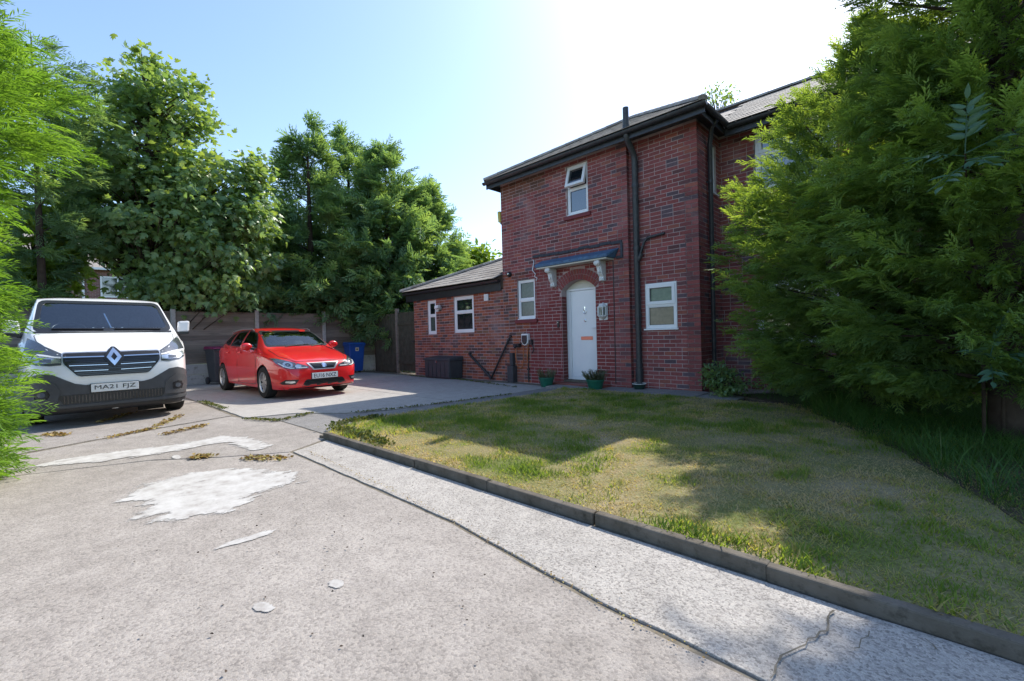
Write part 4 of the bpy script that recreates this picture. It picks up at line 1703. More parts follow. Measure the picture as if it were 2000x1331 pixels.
def carve(body, cutters):
    """cut wheel arches and window openings through the body"""
    for c in cutters:
        c.parent = body.parent
        md = body.modifiers.new('cut', 'BOOLEAN')
        md.operation = 'DIFFERENCE'
        md.object = c
        md.solver = 'EXACT'
        md.material_mode = 'TRANSFER'
    bpy.context.view_layer.update()
    dg = bpy.context.evaluated_depsgraph_get()
    me = bpy.data.meshes.new_from_object(body.evaluated_get(dg))
    body.modifiers.clear()
    old = body.data
    body.data = me
    bpy.data.meshes.remove(old)
    for c in cutters:
        cm = c.data
        bpy.data.objects.remove(c)
        bpy.data.meshes.remove(cm)
    bm = bmesh.new()
    bm.from_mesh(me)
    for f in bm.faces:
        f.smooth = True
    for e in bm.edges:
        e.smooth = not (len(e.link_faces) == 2 and e.calc_face_angle(0) > R(32))
    bm.to_mesh(me)
    bm.free()


def inset(poly, d):
    """shrink an outline by moving its corners towards the bisectors"""
    n = len(poly)
    area = sum(poly[i][0] * poly[(i + 1) % n][1] - poly[(i + 1) % n][0] * poly[i][1] for i in range(n))
    sg = 1 if area > 0 else -1
    out = []
    for i in range(n):
        p0, p1, p2 = Vector(poly[i - 1]), Vector(poly[i]), Vector(poly[(i + 1) % n])
        a, b = (p1 - p0).normalized(), (p2 - p1).normalized()
        na, nb = Vector((-a.y, a.x)) * sg, Vector((-b.y, b.x)) * sg
        bis = (na + nb)
        bis = bis / max(.35, bis.length_squared / 2) if bis.length > .1 else na
        out.append(tuple(p1 + bis * d * (.5 * 2 if bis.length else 1)))
    return out


def rounded(poly, r, k=3):
    out = []
    n = len(poly)
    for i in range(n):
        p0, p1, p2 = Vector(poly[i - 1]), Vector(poly[i]), Vector(poly[(i + 1) % n])
        d0, d2 = (p0 - p1), (p2 - p1)
        rr = min(r, d0.length * .45, d2.length * .45)
        a, b = p1 + d0.normalized() * rr, p1 + d2.normalized() * rr
        for j in range(k + 1):
            t = j / k
            out.append(tuple(a * (1 - t) ** 2 + p1 * 2 * t * (1 - t) + b * t * t))
    return out


def prism_obj(poly, fn, d0, d1, mat):
    b = MB()
    b.prism(poly, fn, d0, d1)
    return b.build('cutter', mat)


def wheel(parent, x, y, r, w, side, spokes, alloy=True):
    """side = +1 when the outer face looks to +y"""
    t = empty('wheel', (x, y, r), 0, parent)
    q = r * .64
    b = MB()
    b.lathe([(q, -w / 2), (r * .93, -w / 2), (r * .985, -w * .42), (r, -w * .3), (r, w * .3), (r * .985, w * .42), (r * .93, w / 2), (q, w / 2), (q * .97, 0)], 40, (0, 0, 0), 'y', closed=True)
    for k in range(0):
        pass
    b.build('tyre', M['rubber'], t, smooth=40)
    b = MB()
    so = side
    b.lathe([(q * 1.0, so * w * .5), (q * .95, so * w * .47), (q * .91, so * w * .36)], 36, (0, 0, 0), 'y')
    b.build('rim_lip', M['alloy'], t, smooth=40)
    b = MB()
    b.lathe([(q * .91, so * w * .36), (q * .9, -so * w * .4), (q * 1.0, -so * w * .45)], 36, (0, 0, 0), 'y')
    b.build('rim_barrel', M['darkmetal'], t, smooth=40)
    b = MB()
    hub = so * w * .40
    b.lathe([(0, hub), (r * .11, hub), (r * .15, hub - so * .012), (r * .15, hub - so * .03)], 20, (0, 0, 0), 'y')
    for k in range(spokes):
        for dd in ((-.13, .13) if alloy else (0,)):
            a = 2 * math.pi * k / spokes
            a0, a1 = a + dd * .5, a + dd * 1.4
            ww = .018 if alloy else .05
            for (ri, ro) in ((r * .12, q * .95),):
                p = [(ri, a0), (ro, a1)]
                tv = []
                for rad, an in p:
                    for sgn in (-1, 1):
                        for dep in (hub, hub - so * .03):
                            tx, tz = -math.sin(an), math.cos(an)
                            tv.append((rad * math.cos(an) + tx * ww * sgn * (1.25 if rad > .1 else .8), dep - (so * .012 if rad > .1 else 0), rad * math.sin(an) + tz * ww * sgn * (1.25 if rad > .1 else .8)))
                b.add(tv, [(0, 2, 6, 4), (1, 5, 7, 3), (0, 4, 5, 1), (2, 3, 7, 6), (4, 6, 7, 5), (0, 1, 3, 2)])
    b.build('rim', M['alloy'], t, smooth=40)
    b = MB()
    b.lathe([(0, -so * w * .05), (q * .88, -so * w * .05)], 24, (0, 0, 0), 'y')
    b.build('brake_disc', M['darkmetal'], t)
    return t


def text_mesh(body, size, spacing=1.0):
    cu = bpy.data.curves.new('text', 'FONT')
    cu.body = body
    cu.size = size
    cu.extrude = .0012
    cu.align_x = 'CENTER'
    cu.align_y = 'CENTER'
    cu.space_character = spacing
    cu.offset = 0
    o = bpy.data.objects.new('text', cu)
    C.objects.link(o)
    bpy.context.view_layer.update()
    me = bpy.data.meshes.new_from_object(o.evaluated_get(bpy.context.evaluated_depsgraph_get()))
    bpy.data.objects.remove(o)
    bpy.data.curves.remove(cu)
    return me


def plate_(parent, x, y, z, word, wd=.52, h=.111, tilt=0):
    b = MB()
    b.box(-.004, .004, -wd / 2, wd / 2, -h / 2, h / 2)
    p = b.build('number_plate', M['platewhite'], parent, bevel=.003, loc=(x, y, z), rot=(0, tilt, 0))
    me = text_mesh(word, .098)
    xs = [v.co.x for v in me.vertices]
    k = (wd * .86) / (max(xs) - min(xs))
    ky = .076 / (max(v.co.y for v in me.vertices) - min(v.co.y for v in me.vertices))
    cyv = (max(v.co.y for v in me.vertices) + min(v.co.y for v in me.vertices)) / 2
    cxv = (max(xs) + min(xs)) / 2
    for v in me.vertices:
        a, bb, c = v.co
        v.co = (.0055 + c, (a - cxv) * k, (bb - cyv) * ky)
    link('lettering', me, M['ink'], p)
    return p


def carpaint(name, base, rough=.28, coat=1.0):
    m, n, l, b = nmat(name, base, rough, .5, 0, coat)
    b.inputs['Coat Roughness'].default_value = .03
    tc = N(n, 'TexCoord')
    n1 = N(n, 'TexNoise', Scale=3, Detail=5, Roughness=.7)
    l.new(tc.outputs['Object'], n1.inputs['Vector'])
    r1 = ramp(n, [(.3, tuple(c * .9 for c in base)), (.7, base)])
    l.new(n1.outputs[0], r1.inputs[0])
    l.new(r1.outputs[0], b.inputs['Base Color'])
    return m


M['red'] = carpaint('red_car_paint', (.74, .012, .014), .3)
M['vanwhite'] = carpaint('white_van_paint', (.80, .80, .79), .3, .8)
M['rubber'] = weathered('tyre_rubber', (.018, .018, .018), (.04, .038, .036), .85, 9, .2, .4, 60)
M['alloy'] = nmat('silver_alloy', (.55, .55, .56), .32, .5, .85)[0]
M['darkmetal'] = nmat('dark_metal', (.02, .02, .021), .6, .3, .2)[0]
M['cabin'] = weathered('dark_cabin', (.022, .024, .028), (.04, .042, .046), .8, 6, .2, .1)
M['seat'] = weathered('grey_seat_cloth', (.10, .11, .13), (.17, .18, .20), .9, 14, .15, .2)
M['bumper'] = weathered('grey_bumper_plastic', (.05, .051, .055), (.072, .073, .077), .5, 4, .45, .15, 200)
M['trim'] = weathered('black_trim', (.012, .012, .013), (.022, .022, .024), .35, 5, .5, .05)
M['platewhite'] = nmat('plate_white', (.74, .75, .74), .4)[0]
M['ink'] = nmat('plate_black', (.012, .012, .014), .5)[0]
M['wglass'] = glassmat('windscreen_glass', (.78, .88, .94), 2.2, .85)
M['sglass'] = glassmat('side_window_glass', (.55, .66, .66), 1.5, .42)
M['lamp'] = nmat('lamp_dark_lens', (.10, .11, .125), .12, .7, .3, 1)[0]
M['lampclear'] = nmat('lamp_bright_reflector', (.62, .64, .66), .16, .6, .75, 1)[0]
M['amber'] = nmat('lamp_amber_lens', (.55, .24, .06), .15, .6, .1, 1)[0]
M['glossblack'] = nmat('gloss_black', (.01, .01, .011), .1, .6, 0, .6)[0]


def headrests(parent, spots, zseat, zback, w=.46):
    for (xr, y) in spots:
        b = MB()
        b.hex8([(-xr - .12, y - w / 2, zseat), (-xr + .1, y - w / 2, zseat), (-xr + .1, y + w / 2, zseat), (-xr - .12, y + w / 2, zseat),
                (-xr - .24, y - w * .42, zback), (-xr - .12, y - w * .42, zback), (-xr - .12, y + w * .42, zback), (-xr - .24, y + w * .42, zback)])
        s = b.build('seat', M['seat'], parent, bevel=.05)
        b = MB()
        b.hex8([(-xr - .27, y - .13, zback + .03), (-xr - .15, y - .13, zback + .03), (-xr - .15, y + .13, zback + .03), (-xr - .27, y + .13, zback + .03),
                (-xr - .29, y - .11, zback + .22), (-xr - .2, y - .11, zback + .22), (-xr - .2, y + .11, zback + .22), (-xr - .29, y + .11, zback + .22)])
        b.build('headrest', M['seat'], s, bevel=.04)


def steering(parent, x, y, z, r, tilt):
    b = MB()
    b.tube([(x + r * math.sin(t) * math.sin(tilt) * -1, y + r * math.cos(t), z + r * math.sin(t) * math.cos(tilt)) for t in np.linspace(0, 2 * math.pi, 25)], .016, 8, cap=False)
    b.tube([(x, y - r, z), (x, y + r, z)], .02, 6)
    b.build('steering_wheel', M['trim'], parent, smooth=60)


# ................................................................. the red estate car
def make_car():
    t = thing('red_car', 'shiny red estate car parked nose out in front of the fence', 'car', P(5.83, -4.14, 0), TH + R(1.5))
    zt = [(0, .50), (.03, .62), (.10, .715), (.3, .80), (.65, .895), (1.0, .965), (1.12, 1.0), (1.35, 1.13), (1.75, 1.335), (2.0, 1.405), (2.4, 1.45), (2.9, 1.455), (3.4, 1.435), (3.75, 1.39), (3.95, 1.32), (4.1, 1.13), (4.18, .98), (4.236, .8)]
    yb = [(0, .50), (.03, .60), (.10, .685), (.25, .765), (.5, .82), (.85, .842), (1.5, .846), (2.4, .846), (3.2, .84), (3.7, .815), (4.0, .765), (4.15, .71), (4.236, .64)]
    zb = [(0, .45), (.03, .53), (.10, .62), (.3, .72), (.65, .815), (1.0, .875), (1.5, .92), (2.4, .965), (3.2, 1.01), (3.8, 1.03), (4.05, .98), (4.236, .72)]
    ybelt = [(0, .46), (.03, .54), (.10, .62), (.25, .69), (.5, .745), (1.0, .775), (1.5, .79), (2.4, .795), (3.2, .785), (3.8, .735), (4.05, .68), (4.236, .58)]
    yr = [(0, .34), (.1, .5), (.5, .6), (1.0, .685), (1.12, .69), (1.35, .665), (1.75, .605), (2.1, .575), (2.6, .575), (3.2, .56), (3.7, .525), (4.0, .50), (4.236, .44)]
    drop = [(0, .02), (.5, .03), (1.0, .025), (1.35, .04), (1.75, .06), (2.2, .065), (3.5, .07), (4.0, .06), (4.236, .03)]
    zbot = [(0, .26), (.05, .215), (.2, .175), (.6, .165), (3.6, .18), (4.0, .24), (4.236, .33)]

    def sect(x):
        z0, zT, zB = pchip(zbot, x), pchip(zt, x), pchip(zb, x)
        ym, yB, yR, dr = pchip(yb, x), pchip(ybelt, x), pchip(yr, x), pchip(drop, x)
        zm = min(.58, zB - .08)
        zR = max(zT - dr, zB + .012)
        return [(0, z0), (ym * .6, z0), (ym * .9, z0 + .015), (ym * .965, z0 + .07), (ym, zm - .06), (ym * .998, zm + .04), (ym * .975, zB - .045), (yB, zB),
                ((yB + yR) / 2 + .018, (zB + zR) / 2), (yR, zR), (yR * .9, zR + (zT - zR) * .55), (yR * .55, zT - (zT - zR) * .12), (0, zT)]

    st = [0, .012, .03, .06, .10, .16, .25, .35, .5, .65, .8, .95, 1.05, 1.12, 1.22, 1.35, 1.5, 1.65, 1.8, 1.95, 2.1, 2.3, 2.5, 2.7, 2.9, 3.1, 3.3, 3.5, 3.65, 3.8, 3.92, 4.02, 4.1, 4.17, 4.22, 4.236]
    me = loft(st, sect)
    bvh = bvh_of(me)
    body = link('body', me, [M['red'], M['cabin'], M['trim']], t)
    WS0 = [(-.665, 1.015), (.665, 1.015), (.555, 1.375), (-.555, 1.375)]
    WS = rounded(WS0, .07)
    SW = [[(1.42, 1.0), (2.33, 1.035), (2.31, 1.385), (2.02, 1.37), (1.78, 1.30)],
          [(2.42, 1.037), (3.08, 1.065), (3.02, 1.375), (2.39, 1.39)],
          [(3.17, 1.07), (3.70, 1.12), (3.52, 1.29), (3.11, 1.37)]]
    cut = []
    cut.append(prism_obj(rounded(inset(WS0, .03), .05), lambda a, b, d: (d, a, b), .5, -3.4, [M['red'], M['cabin']]))
    for s in SW:
        cut.append(prism_obj(inset(s, .022), lambda a, b, d: (-a, d, b), -1.2, 1.2, [M['red'], M['cabin']]))
    WX = ((.90, .318), (3.51, .318))
    for xw, r in WX:
        for s in (-1, 1):
            poly = [(-xw + (r + .045) * math.cos(q), r - .01 + (r + .045) * math.sin(q)) for q in np.linspace(0, 2 * math.pi, 40, endpoint=False)]
            cut.append(prism_obj(poly, lambda a, b, d: (a, d, b), s * .56, s * 1.2, [M['red'], M['trim']]))
    for c in cut:
        for p in c.data.polygons:
            p.material_index = 1
    carve(body, cut)
    patch('windscreen', bvh, 'front', rounded(inset(WS0, .022), .06), M['wglass'], t, -.003, .004)
    ring('windscreen_seal', bvh, 'front', WS, rounded(inset(WS0, .034), .05), M['trim'], t, .003, .012)
    for view in ('left', 'right'):
        for s in SW:
            patch('side_window', bvh, view, inset(s, .014), M['sglass'], t, -.002, .004)
            ring('window_seal', bvh, view, inset(s, -.012), inset(s, .024), M['trim'], t, .003, .012)
        for dp in ([(1.32, .27), (2.33, .25), (2.37, 1.0), (1.36, .965), (1.27, .7)], [(2.40, .25), (2.98, .26), (3.10, .5), (3.22, .72), (3.17, 1.035), (2.42, 1.0)]):
            d_ = patch('door', bvh, view, rounded(dp, .06), M['red'], t, .003, .008, 4)
            ring('panel_gap', bvh, view, inset(rounded(dp, .06), -.006), inset(rounded(dp, .06), .003), M['trim'], d_, .0035, .006, 2)
            sg = 1 if view == 'left' else -1
            xh = -dp[1][0] + .13 if dp[0][0] < 2 else -3.02
            b = MB()
            b.tube([(xh - .09, sg * .852, .905), (xh - .05, sg * .882, .91), (xh + .05, sg * .882, .91), (xh + .09, sg * .852, .905)], .014, 8)
            b.build('handle', M['red'], d_, smooth=60)
        patch('side_repeater', bvh, view, [(1.13, .80), (1.19, .80), (1.19, .825), (1.13, .825)], M['amber'], t, .005, .006, 0)
    BN = rounded([(.14, -.50), (.55, -.66), (1.06, -.67), (1.10, 0), (1.06, .67), (.55, .66), (.14, .50), (.115, 0)], .06)
    bn = patch('bonnet', bvh, 'top', BN, M['red'], t, .003, .008, 4)
    ring('panel_gap', bvh, 'top', inset(BN, -.006), inset(BN, .003), M['trim'], bn, .0035, .006, 2)
    HL = [(.30, .592), (.47, .585), (.62, .588), (.72, .62), (.775, .70), (.79, .80), (.72, .792), (.55, .72), (.38, .655), (.30, .625)]
    for s, fn in ((1, lambda q: q), (-1, flip)):
        h = patch('headlight', bvh, 'front', fn(HL), M['lamp'], t, .004, .012, 4)
        circ = lambda cx_, cz, rx, rz: [(s * (cx_ + rx * math.cos(q)), cz + rz * math.sin(q)) for q in np.linspace(0, s * 2 * math.pi, 18, endpoint=False)]
        patch('reflector', bvh, 'front', circ(.635, .668, .07, .055), M['lampclear'], h, .009, .008, 1)
        patch('reflector', bvh, 'front', circ(.635, .668, .038, .032), M['lamp'], h, .012, .006, 1)
        patch('reflector', bvh, 'front', circ(.485, .635, .055, .034), M['lampclear'], h, .009, .008, 1)
        patch('light_strip', bvh, 'front', fn([(.33, .60), (.62, .598), (.70, .625), (.755, .70), (.74, .70), (.69, .64), (.615, .612), (.33, .614)]), M['platewhite'], h, .010, .006, 1)
        FG = [(.50, .385), (.56, .295), (.73, .30), (.755, .33), (.70, .39)]
        f = patch('fog_lamp_recess', bvh, 'front', fn(FG), M['trim'], t, .004, .01, 2)
        patch('fog_lamp', bvh, 'front', fn([(.56, .335), (.62, .32), (.70, .335), (.69, .365), (.57, .36)]), M['lampclear'], f, .009, .006, 1)
        b = MB()
        sg = s
        b.lathe([(0, -.09), (.05, -.085), (.085, -.055), (.098, 0), (.09, .05), (.06, .075), (0, .08)], 16, (0, 0, 0), 'x')
        vv = [(x * .62, y * 1.15, z * .82) for x, y, z in b.v]
        b.v = [(-1.52 + x, sg * .925 + y, 1.035 + z) for x, y, z in vv]
        m_ = b.build('wing_mirror', M['red'], t, smooth=60)
        b = MB()
        b.tube([(-1.5, sg * .78, .985), (-1.51, sg * .86, 1.005)], .03, 8)
        b.build('mirror_arm', M['trim'], m_, smooth=60)
        b = MB()
        b.lathe([(0, -1.578), (.075, -1.578), (.08, -1.573)], 16, (0, sg * .925, 1.035), 'x')
        b.build('mirror_glass', M['chrome'], m_)
        b = MB()
        b.tube([(-2.0, sg * .60, 1.375), (-2.12, sg * .595, 1.41), (-2.8, sg * .585, 1.425), (-3.5, sg * .565, 1.395), (-3.62, sg * .56, 1.36)], .012, 8)
        b.build('roof_rail', M['alloy'], t, smooth=60)
    g = patch('grille', bvh, 'front', rounded([(-.20, .567), (.20, .567), (.295, .685), (-.295, .685)], .02), M['trim'], t, .004, .012, 3)
    ring('grille_surround', bvh, 'front', [(-.215, .552), (.215, .552), (.325, .692), (-.325, .692)], [(-.195, .572), (.195, .572), (.285, .682), (-.285, .682)], M['alloy'], g, .008, .012)
    for q in range(3):
        z = .592 + q * .026
        patch('grille_bar', bvh, 'front', [(-.19 - q * .022, z), (.19 + q * .022, z), (.195 + q * .022, z + .008), (-.195 - q * .022, z + .008)], M['glossblack'], g, .009, .006, 3)
    patch('badge', bvh, 'front', [(.05 * math.cos(q), .632 + .042 * math.sin(q)) for q in np.linspace(0, 2 * math.pi, 20, endpoint=False)], M['chrome'], t, .014, .014, 1)
    lg = patch('lower_grille', bvh, 'front', rounded([(-.455, .25), (.455, .25), (.365, .375), (-.365, .375)], .02), M['trim'], t, .004, .012, 3)
    for q in range(3):
        z = .275 + q * .03
        patch('grille_bar', bvh, 'front', [(-.40, z), (.40, z), (.40, z + .008), (-.40, z + .008)], M['glossblack'], lg, .01, .006, 3)
    patch('bumper_lip', bvh, 'front', [(-.70, .205), (.70, .205), (.72, .228), (-.72, .228)], M['trim'], t, .005, .012, 4)
    plate_(t, .022, 0, .438, 'EU16 NXZ')
    b = MB()
    b.box(-.02, .016, -.27, .27, .378, .498)
    b.build('plate_holder', M['trim'], t, bevel=.006)
    # inside
    headrests(t, ((2.15, .36), (2.15, -.36), (3.05, .38), (3.05, -.38)), .95, 1.14, .44)
    steering(t, -1.78, -.36, 1.05, .17, .5)
    b = MB()
    b.hex8([(-1.75, -.62, 1.0), (-1.2, -.62, 1.0), (-1.2, .62, 1.0), (-1.75, .62, 1.0), (-1.72, -.6, 1.045), (-1.25, -.6, 1.02), (-1.25, .6, 1.02), (-1.72, .6, 1.045)])
    b.build('dashboard', M['cabin'], t, bevel=.015)
    b = MB()
    b.box(-1.95, -1.93, -.11, .11, 1.29, 1.345)
    b.build('rear_view_mirror', M['trim'], t, bevel=.012)
    for s in (-.3, .25):
        b = MB()
        for a_, b_ in (((s, 1.005), (s + .24, 1.03)), ((s + .24, 1.03), (s + .52, 1.045))):
            pa, na = project(bvh, 'front', *a_, .012)
            pb, nb_ = project(bvh, 'front', *b_, .012)
            b.tube([pa, pb], .008, 6)
        b.build('wiper', M['trim'], t)
    for xw, r in WX:
        for s in (-1, 1):
            wheel(t, -xw, s * .745, r, .19, s, 7)
    TL_ = [(3.98, .80), (4.14, .80), (4.16, .95), (4.02, 1.0)]
    for v_ in ('left', 'right'):
        patch('tail_light', bvh, v_, TL_, M['red'], t, .004, .01, 2)
    return t


# ................................................................. the white van
def make_van():
    t = thing('white_van', 'white panel van with dark grey bumper facing the camera behind the left conifer', 'van', P(5.66, -7.29, 0))
    zt = [(0, .72), (.02, .90), (.06, 1.0), (.15, 1.075), (.35, 1.19), (.6, 1.30), (.74, 1.352), (.9, 1.46), (1.2, 1.65), (1.5, 1.835), (1.62, 1.90), (1.8, 1.945), (2.2, 1.97), (3.5, 1.975), (4.7, 1.965), (4.95, 1.93), (4.999, 1.8)]
    yb = [(0, .60), (.02, .70), (.06, .775), (.15, .845), (.3, .90), (.5, .94), (.8, .965), (1.2, .975), (4.6, .975), (4.9, .95), (4.999, .90)]
    zb = [(0, .62), (.02, .78), (.06, .88), (.15, .96), (.35, 1.06), (.6, 1.15), (.8, 1.20), (1.2, 1.22), (4.999, 1.22)]
    ybelt = [(0, .55), (.02, .66), (.06, .735), (.15, .80), (.3, .855), (.5, .90), (.8, .935), (1.2, .948), (4.6, .95), (4.999, .88)]
    yr = [(0, .42), (.06, .58), (.15, .66), (.35, .76), (.6, .83), (.74, .845), (.9, .84), (1.2, .815), (1.5, .785), (1.62, .775), (1.9, .775), (2.4, .79), (4.7, .79), (4.999, .76)]
    drop = [(0, .03), (.35, .05), (.74, .05), (1.2, .05), (1.62, .06), (2.2, .085), (4.999, .09)]
    zbot = [(0, .26), (.04, .21), (.3, .19), (.6, .22), (4.6, .24), (4.999, .32)]

    def sect(x):
        z0, zT, zB = pchip(zbot, x), pchip(zt, x), pchip(zb, x)
        ym, yB, yR, dr = pchip(yb, x), pchip(ybelt, x), pchip(yr, x), pchip(drop, x)
        zm = min(.68, zB - .12)
        zR = max(zT - dr, zB + .015)
        return [(0, z0), (ym * .6, z0), (ym * .92, z0 + .01), (ym * .975, z0 + .06), (ym, zm - .08), (ym, zm + .06), (ym * .99, zB - .06), (yB, zB),
                ((yB + yR) / 2 + .012, (zB + zR) / 2), (yR, zR), (yR * .93, zR + (zT - zR) * .6), (yR * .6, zT - (zT - zR) * .1), (0, zT)]

    st = [0, .008, .02, .04, .06, .1, .15, .22, .3, .4, .5, .6, .68, .74, .82, .9, 1.0, 1.1, 1.2, 1.3, 1.4, 1.5, 1.62, 1.72, 1.85, 2.0, 2.2, 2.5, 3.0, 3.5, 4.0, 4.4, 4.7, 4.85, 4.95, 4.985, 4.999]
    me = loft(st, sect)
    bvh = bvh_of(me)
    body = link('body', me, [M['vanwhite'], M['cabin'], M['trim']], t)
    WS0 = [(-.82, 1.358), (.82, 1.358), (.745, 1.882), (-.745, 1.882)]
    WS = rounded(WS0, .09)
    SW = [(1.05, 1.27), (2.0, 1.27), (2.0, 1.76), (1.62, 1.77), (1.35, 1.60)]
    cut = [prism_obj(rounded(inset(WS0, .045), .06), lambda a, b, d: (d, a, b), .5, -2.3, [M['vanwhite'], M['cabin']]),
           prism_obj(inset(SW, .03), lambda a, b, d: (-a, d, b), -1.3, 1.3, [M['vanwhite'], M['cabin']])]
    WX = ((.955, .335), (4.05, .335))
    for xw, r in WX:
        for s in (-1, 1):
            poly = [(-xw + (r + .06) * math.cos(q), r + (r + .06) * math.sin(q)) for q in np.linspace(0, 2 * math.pi, 40, endpoint=False)]
            cut.append(prism_obj(poly, lambda a, b, d: (a, d, b), s * .62, s * 1.4, [M['vanwhite'], M['trim']]))
    for c in cut:
        for p in c.data.polygons:
            p.material_index = 1
    carve(body, cut)
    patch('windscreen', bvh, 'front', rounded(inset(WS0, .032), .07), M['wglass'], t, -.003, .004)
    ring('windscreen_seal', bvh, 'front', WS, rounded(inset(WS0, .052), .06), M['trim'], t, .003, .014)
    b = MB()
    for view in ('left', 'right'):
        sg = 1 if view == 'left' else -1
        patch('side_window', bvh, view, inset(SW, .02), M['sglass'], t, -.002, .004)
        ring('window_seal', bvh, view, inset(SW, -.02), inset(SW, .03), M['trim'], t, .003, .012)
        d_ = patch('door', bvh, view, rounded([(1.42, .42), (2.05, .40), (2.07, 1.20), (1.02, 1.20), (1.10, .95), (1.36, .72)], .06), M['vanwhite'], t, .004, .01, 4)
        b = MB()
        b.tube([(-1.98, sg * .985, 1.02), (-1.95, sg * 1.02, 1.03), (-1.8, sg * 1.02, 1.03), (-1.76, sg * .985, 1.02)], .018, 8)
        b.build('handle', M['trim'], d_, smooth=60)
        patch('side_moulding', bvh, view, [(1.45, .45), (3.6, .45), (3.6, .56), (1.42, .56)], M['bumper'], t, .006, .012, 4)
        # mirrors
        b = MB()
        b.hex8([(-1.12, sg * .93, 1.33), (-1.02, sg * .93, 1.33), (-1.0, sg * 1.10, 1.34), (-1.1, sg * 1.10, 1.34), (-1.12, sg * .95, 1.53), (-1.03, sg * .95, 1.53), (-1.02, sg * 1.12, 1.54), (-1.1, sg * 1.12, 1.54)])
        m_ = b.build('wing_mirror', M['vanwhite'], t, bevel=.03)
        b = MB()
        b.hex8([(-1.13, sg * .92, 1.29), (-1.0, sg * .92, 1.29), (-.99, sg * 1.09, 1.30), (-1.11, sg * 1.09, 1.30), (-1.13, sg * .93, 1.345), (-1.0, sg * .93, 1.345), (-.99, sg * 1.10, 1.35), (-1.11, sg * 1.10, 1.35)])
        b.tube([(-1.1, sg * .86, 1.28), (-1.07, sg * .97, 1.31)], .035, 8)
        b.build('mirror_arm', M['trim'], m_, bevel=.01)
    BN = rounded([(.10, -.56), (.22, -.66), (.45, -.775), (.69, -.80), (.715, 0), (.69, .80), (.45, .775), (.22, .66), (.10, .56), (.075, 0)], .05)
    bn = patch('bonnet', bvh, 'top', BN, M['vanwhite'], t, .003, .01, 4)
    ring('panel_gap', bvh, 'top', inset(BN, -.006), inset(BN, .003), M['bumper'], bn, .0035, .006, 2)
    patch('scuttle_panel', bvh, 'front', [(-.80, 1.33), (.80, 1.33), (.81, 1.36), (.3, 1.35), (-.3, 1.35), (-.81, 1.36)], M['trim'], t, .005, .01, 4)
    HLo = [(.542, 1.035), (.545, .875), (.66, .868), (.79, .885), (.87, .93), (.905, 1.02), (.885, 1.14), (.862, 1.262), (.80, 1.225), (.70, 1.14)]
    HLl = [(.552, .905), (.66, .90), (.79, .915), (.85, .955), (.865, 1.01), (.72, .99), (.60, .965), (.552, .96)]
    HLs = [(.55, .968), (.60, .972), (.72, .999), (.868, 1.02), (.866, 1.045), (.72, 1.022), (.60, .992), (.55, .986)]
    for s, fn in ((1, lambda q: q), (-1, flip)):
        h = patch('headlight', bvh, 'front', fn(HLo), M['lamp'], t, .005, .014, 4)
        patch('reflector', bvh, 'front', fn(HLl), M['lampclear'], h, .010, .008, 3)
        patch('light_strip', bvh, 'front', fn(HLs), M['platewhite'], h, .012, .008, 3)
        patch('indicator', bvh, 'front', fn([(.64, .912), (.75, .918), (.75, .965), (.64, .955)]), M['lamp'], h, .014, .006, 1)
    BU = [(-.99, .15), (.99, .15), (1.02, .66), (.90, .70), (.83, .742), (.745, .768), (.64, .752), (.52, .675), (.42, .612), (.32, .585), (-.32, .585), (-.42, .612), (-.52, .675), (-.64, .752), (-.745, .768), (-.83, .742), (-.90, .70), (-1.02, .66)]
    bu = patch('bumper', bvh, 'front', BU, M['bumper'], t, .008, .02, 5)
    lg = patch('lower_grille', bvh, 'front', rounded([(-.54, .335), (.54, .335), (.60, .46), (-.60, .46)], .02), M['trim'], bu, .013, .012, 4)
    for q in range(30):
        y = -.53 + q * 1.06 / 29
        patch('grille_rib', bvh, 'front', [(y - .006, .345), (y + .006, .345), (y + .006, .45), (y - .006, .45)], M['glossblack'], bu, .018, .01, 1)
    for s in (-1, 1):
        cc = lambda r, k=22: [(s * .735 + r * math.cos(q) * 1.08, .485 + r * math.sin(q)) for q in np.linspace(0, 2 * math.pi, k, endpoint=False)]
        ring('fog_surround', bvh, 'front', [(s * .735 + a[0], .495 + a[1]) for a in ((-.17, -.13), (.13, -.14), (.17, .02), (.11, .14), (-.02, .17), (-.15, .06))],
             [(s * .735 + a[0], .485 + a[1]) for a in ((-.065, -.055), (.055, -.06), (.075, .0), (.05, .055), (.0, .07), (-.065, .04))], M['bumper'], bu, .02, .02, 5)
        patch('fog_lamp', bvh, 'front', cc(.062), M['trim'], bu, .022, .01, 2)
        patch('fog_lens', bvh, 'front', cc(.034), M['lamp'], bu, .026, .008, 1)
    patch('bumper_lip', bvh, 'front', [(-.86, .285), (.86, .285), (.90, .32), (-.90, .32)], M['bumper'], bu, .026, .02, 5)
    patch('bumper_skirt', bvh, 'front', [(-.84, .195), (.84, .195), (.86, .27), (-.86, .27)], M['trim'], bu, .012, .02, 5)
    GR = rounded([(-.535, 1.038), (-.535, .90), (-.50, .845), (-.40, .715), (-.36, .70), (.36, .70), (.40, .715), (.50, .845), (.535, .90), (.535, 1.038)], .03)
    g = patch('grille', bvh, 'front', GR, M['trim'], t, .006, .014, 4)
    for z, w, h_ in ((.962, .525, .014), (.852, .47, .008), (.776, .42, .007)):
        for s, fn in ((1, lambda q: q), (-1, flip)):
            patch('grille_bar', bvh, 'front', fn([(.07, z), (w, z + .006), (w, z + .006 + h_), (.07, z + h_)]), M['chrome'], g, .018, .014, 3)
    for z in (.725, .748, .80, .824, .88, .902, .926):
        w = .40 if z < .76 else .44 if z < .83 else .51
        patch('grille_slat', bvh, 'front', [(-w, z), (w, z), (w, z + .009), (-w, z + .009)], M['glossblack'], g, .012, .01, 4)
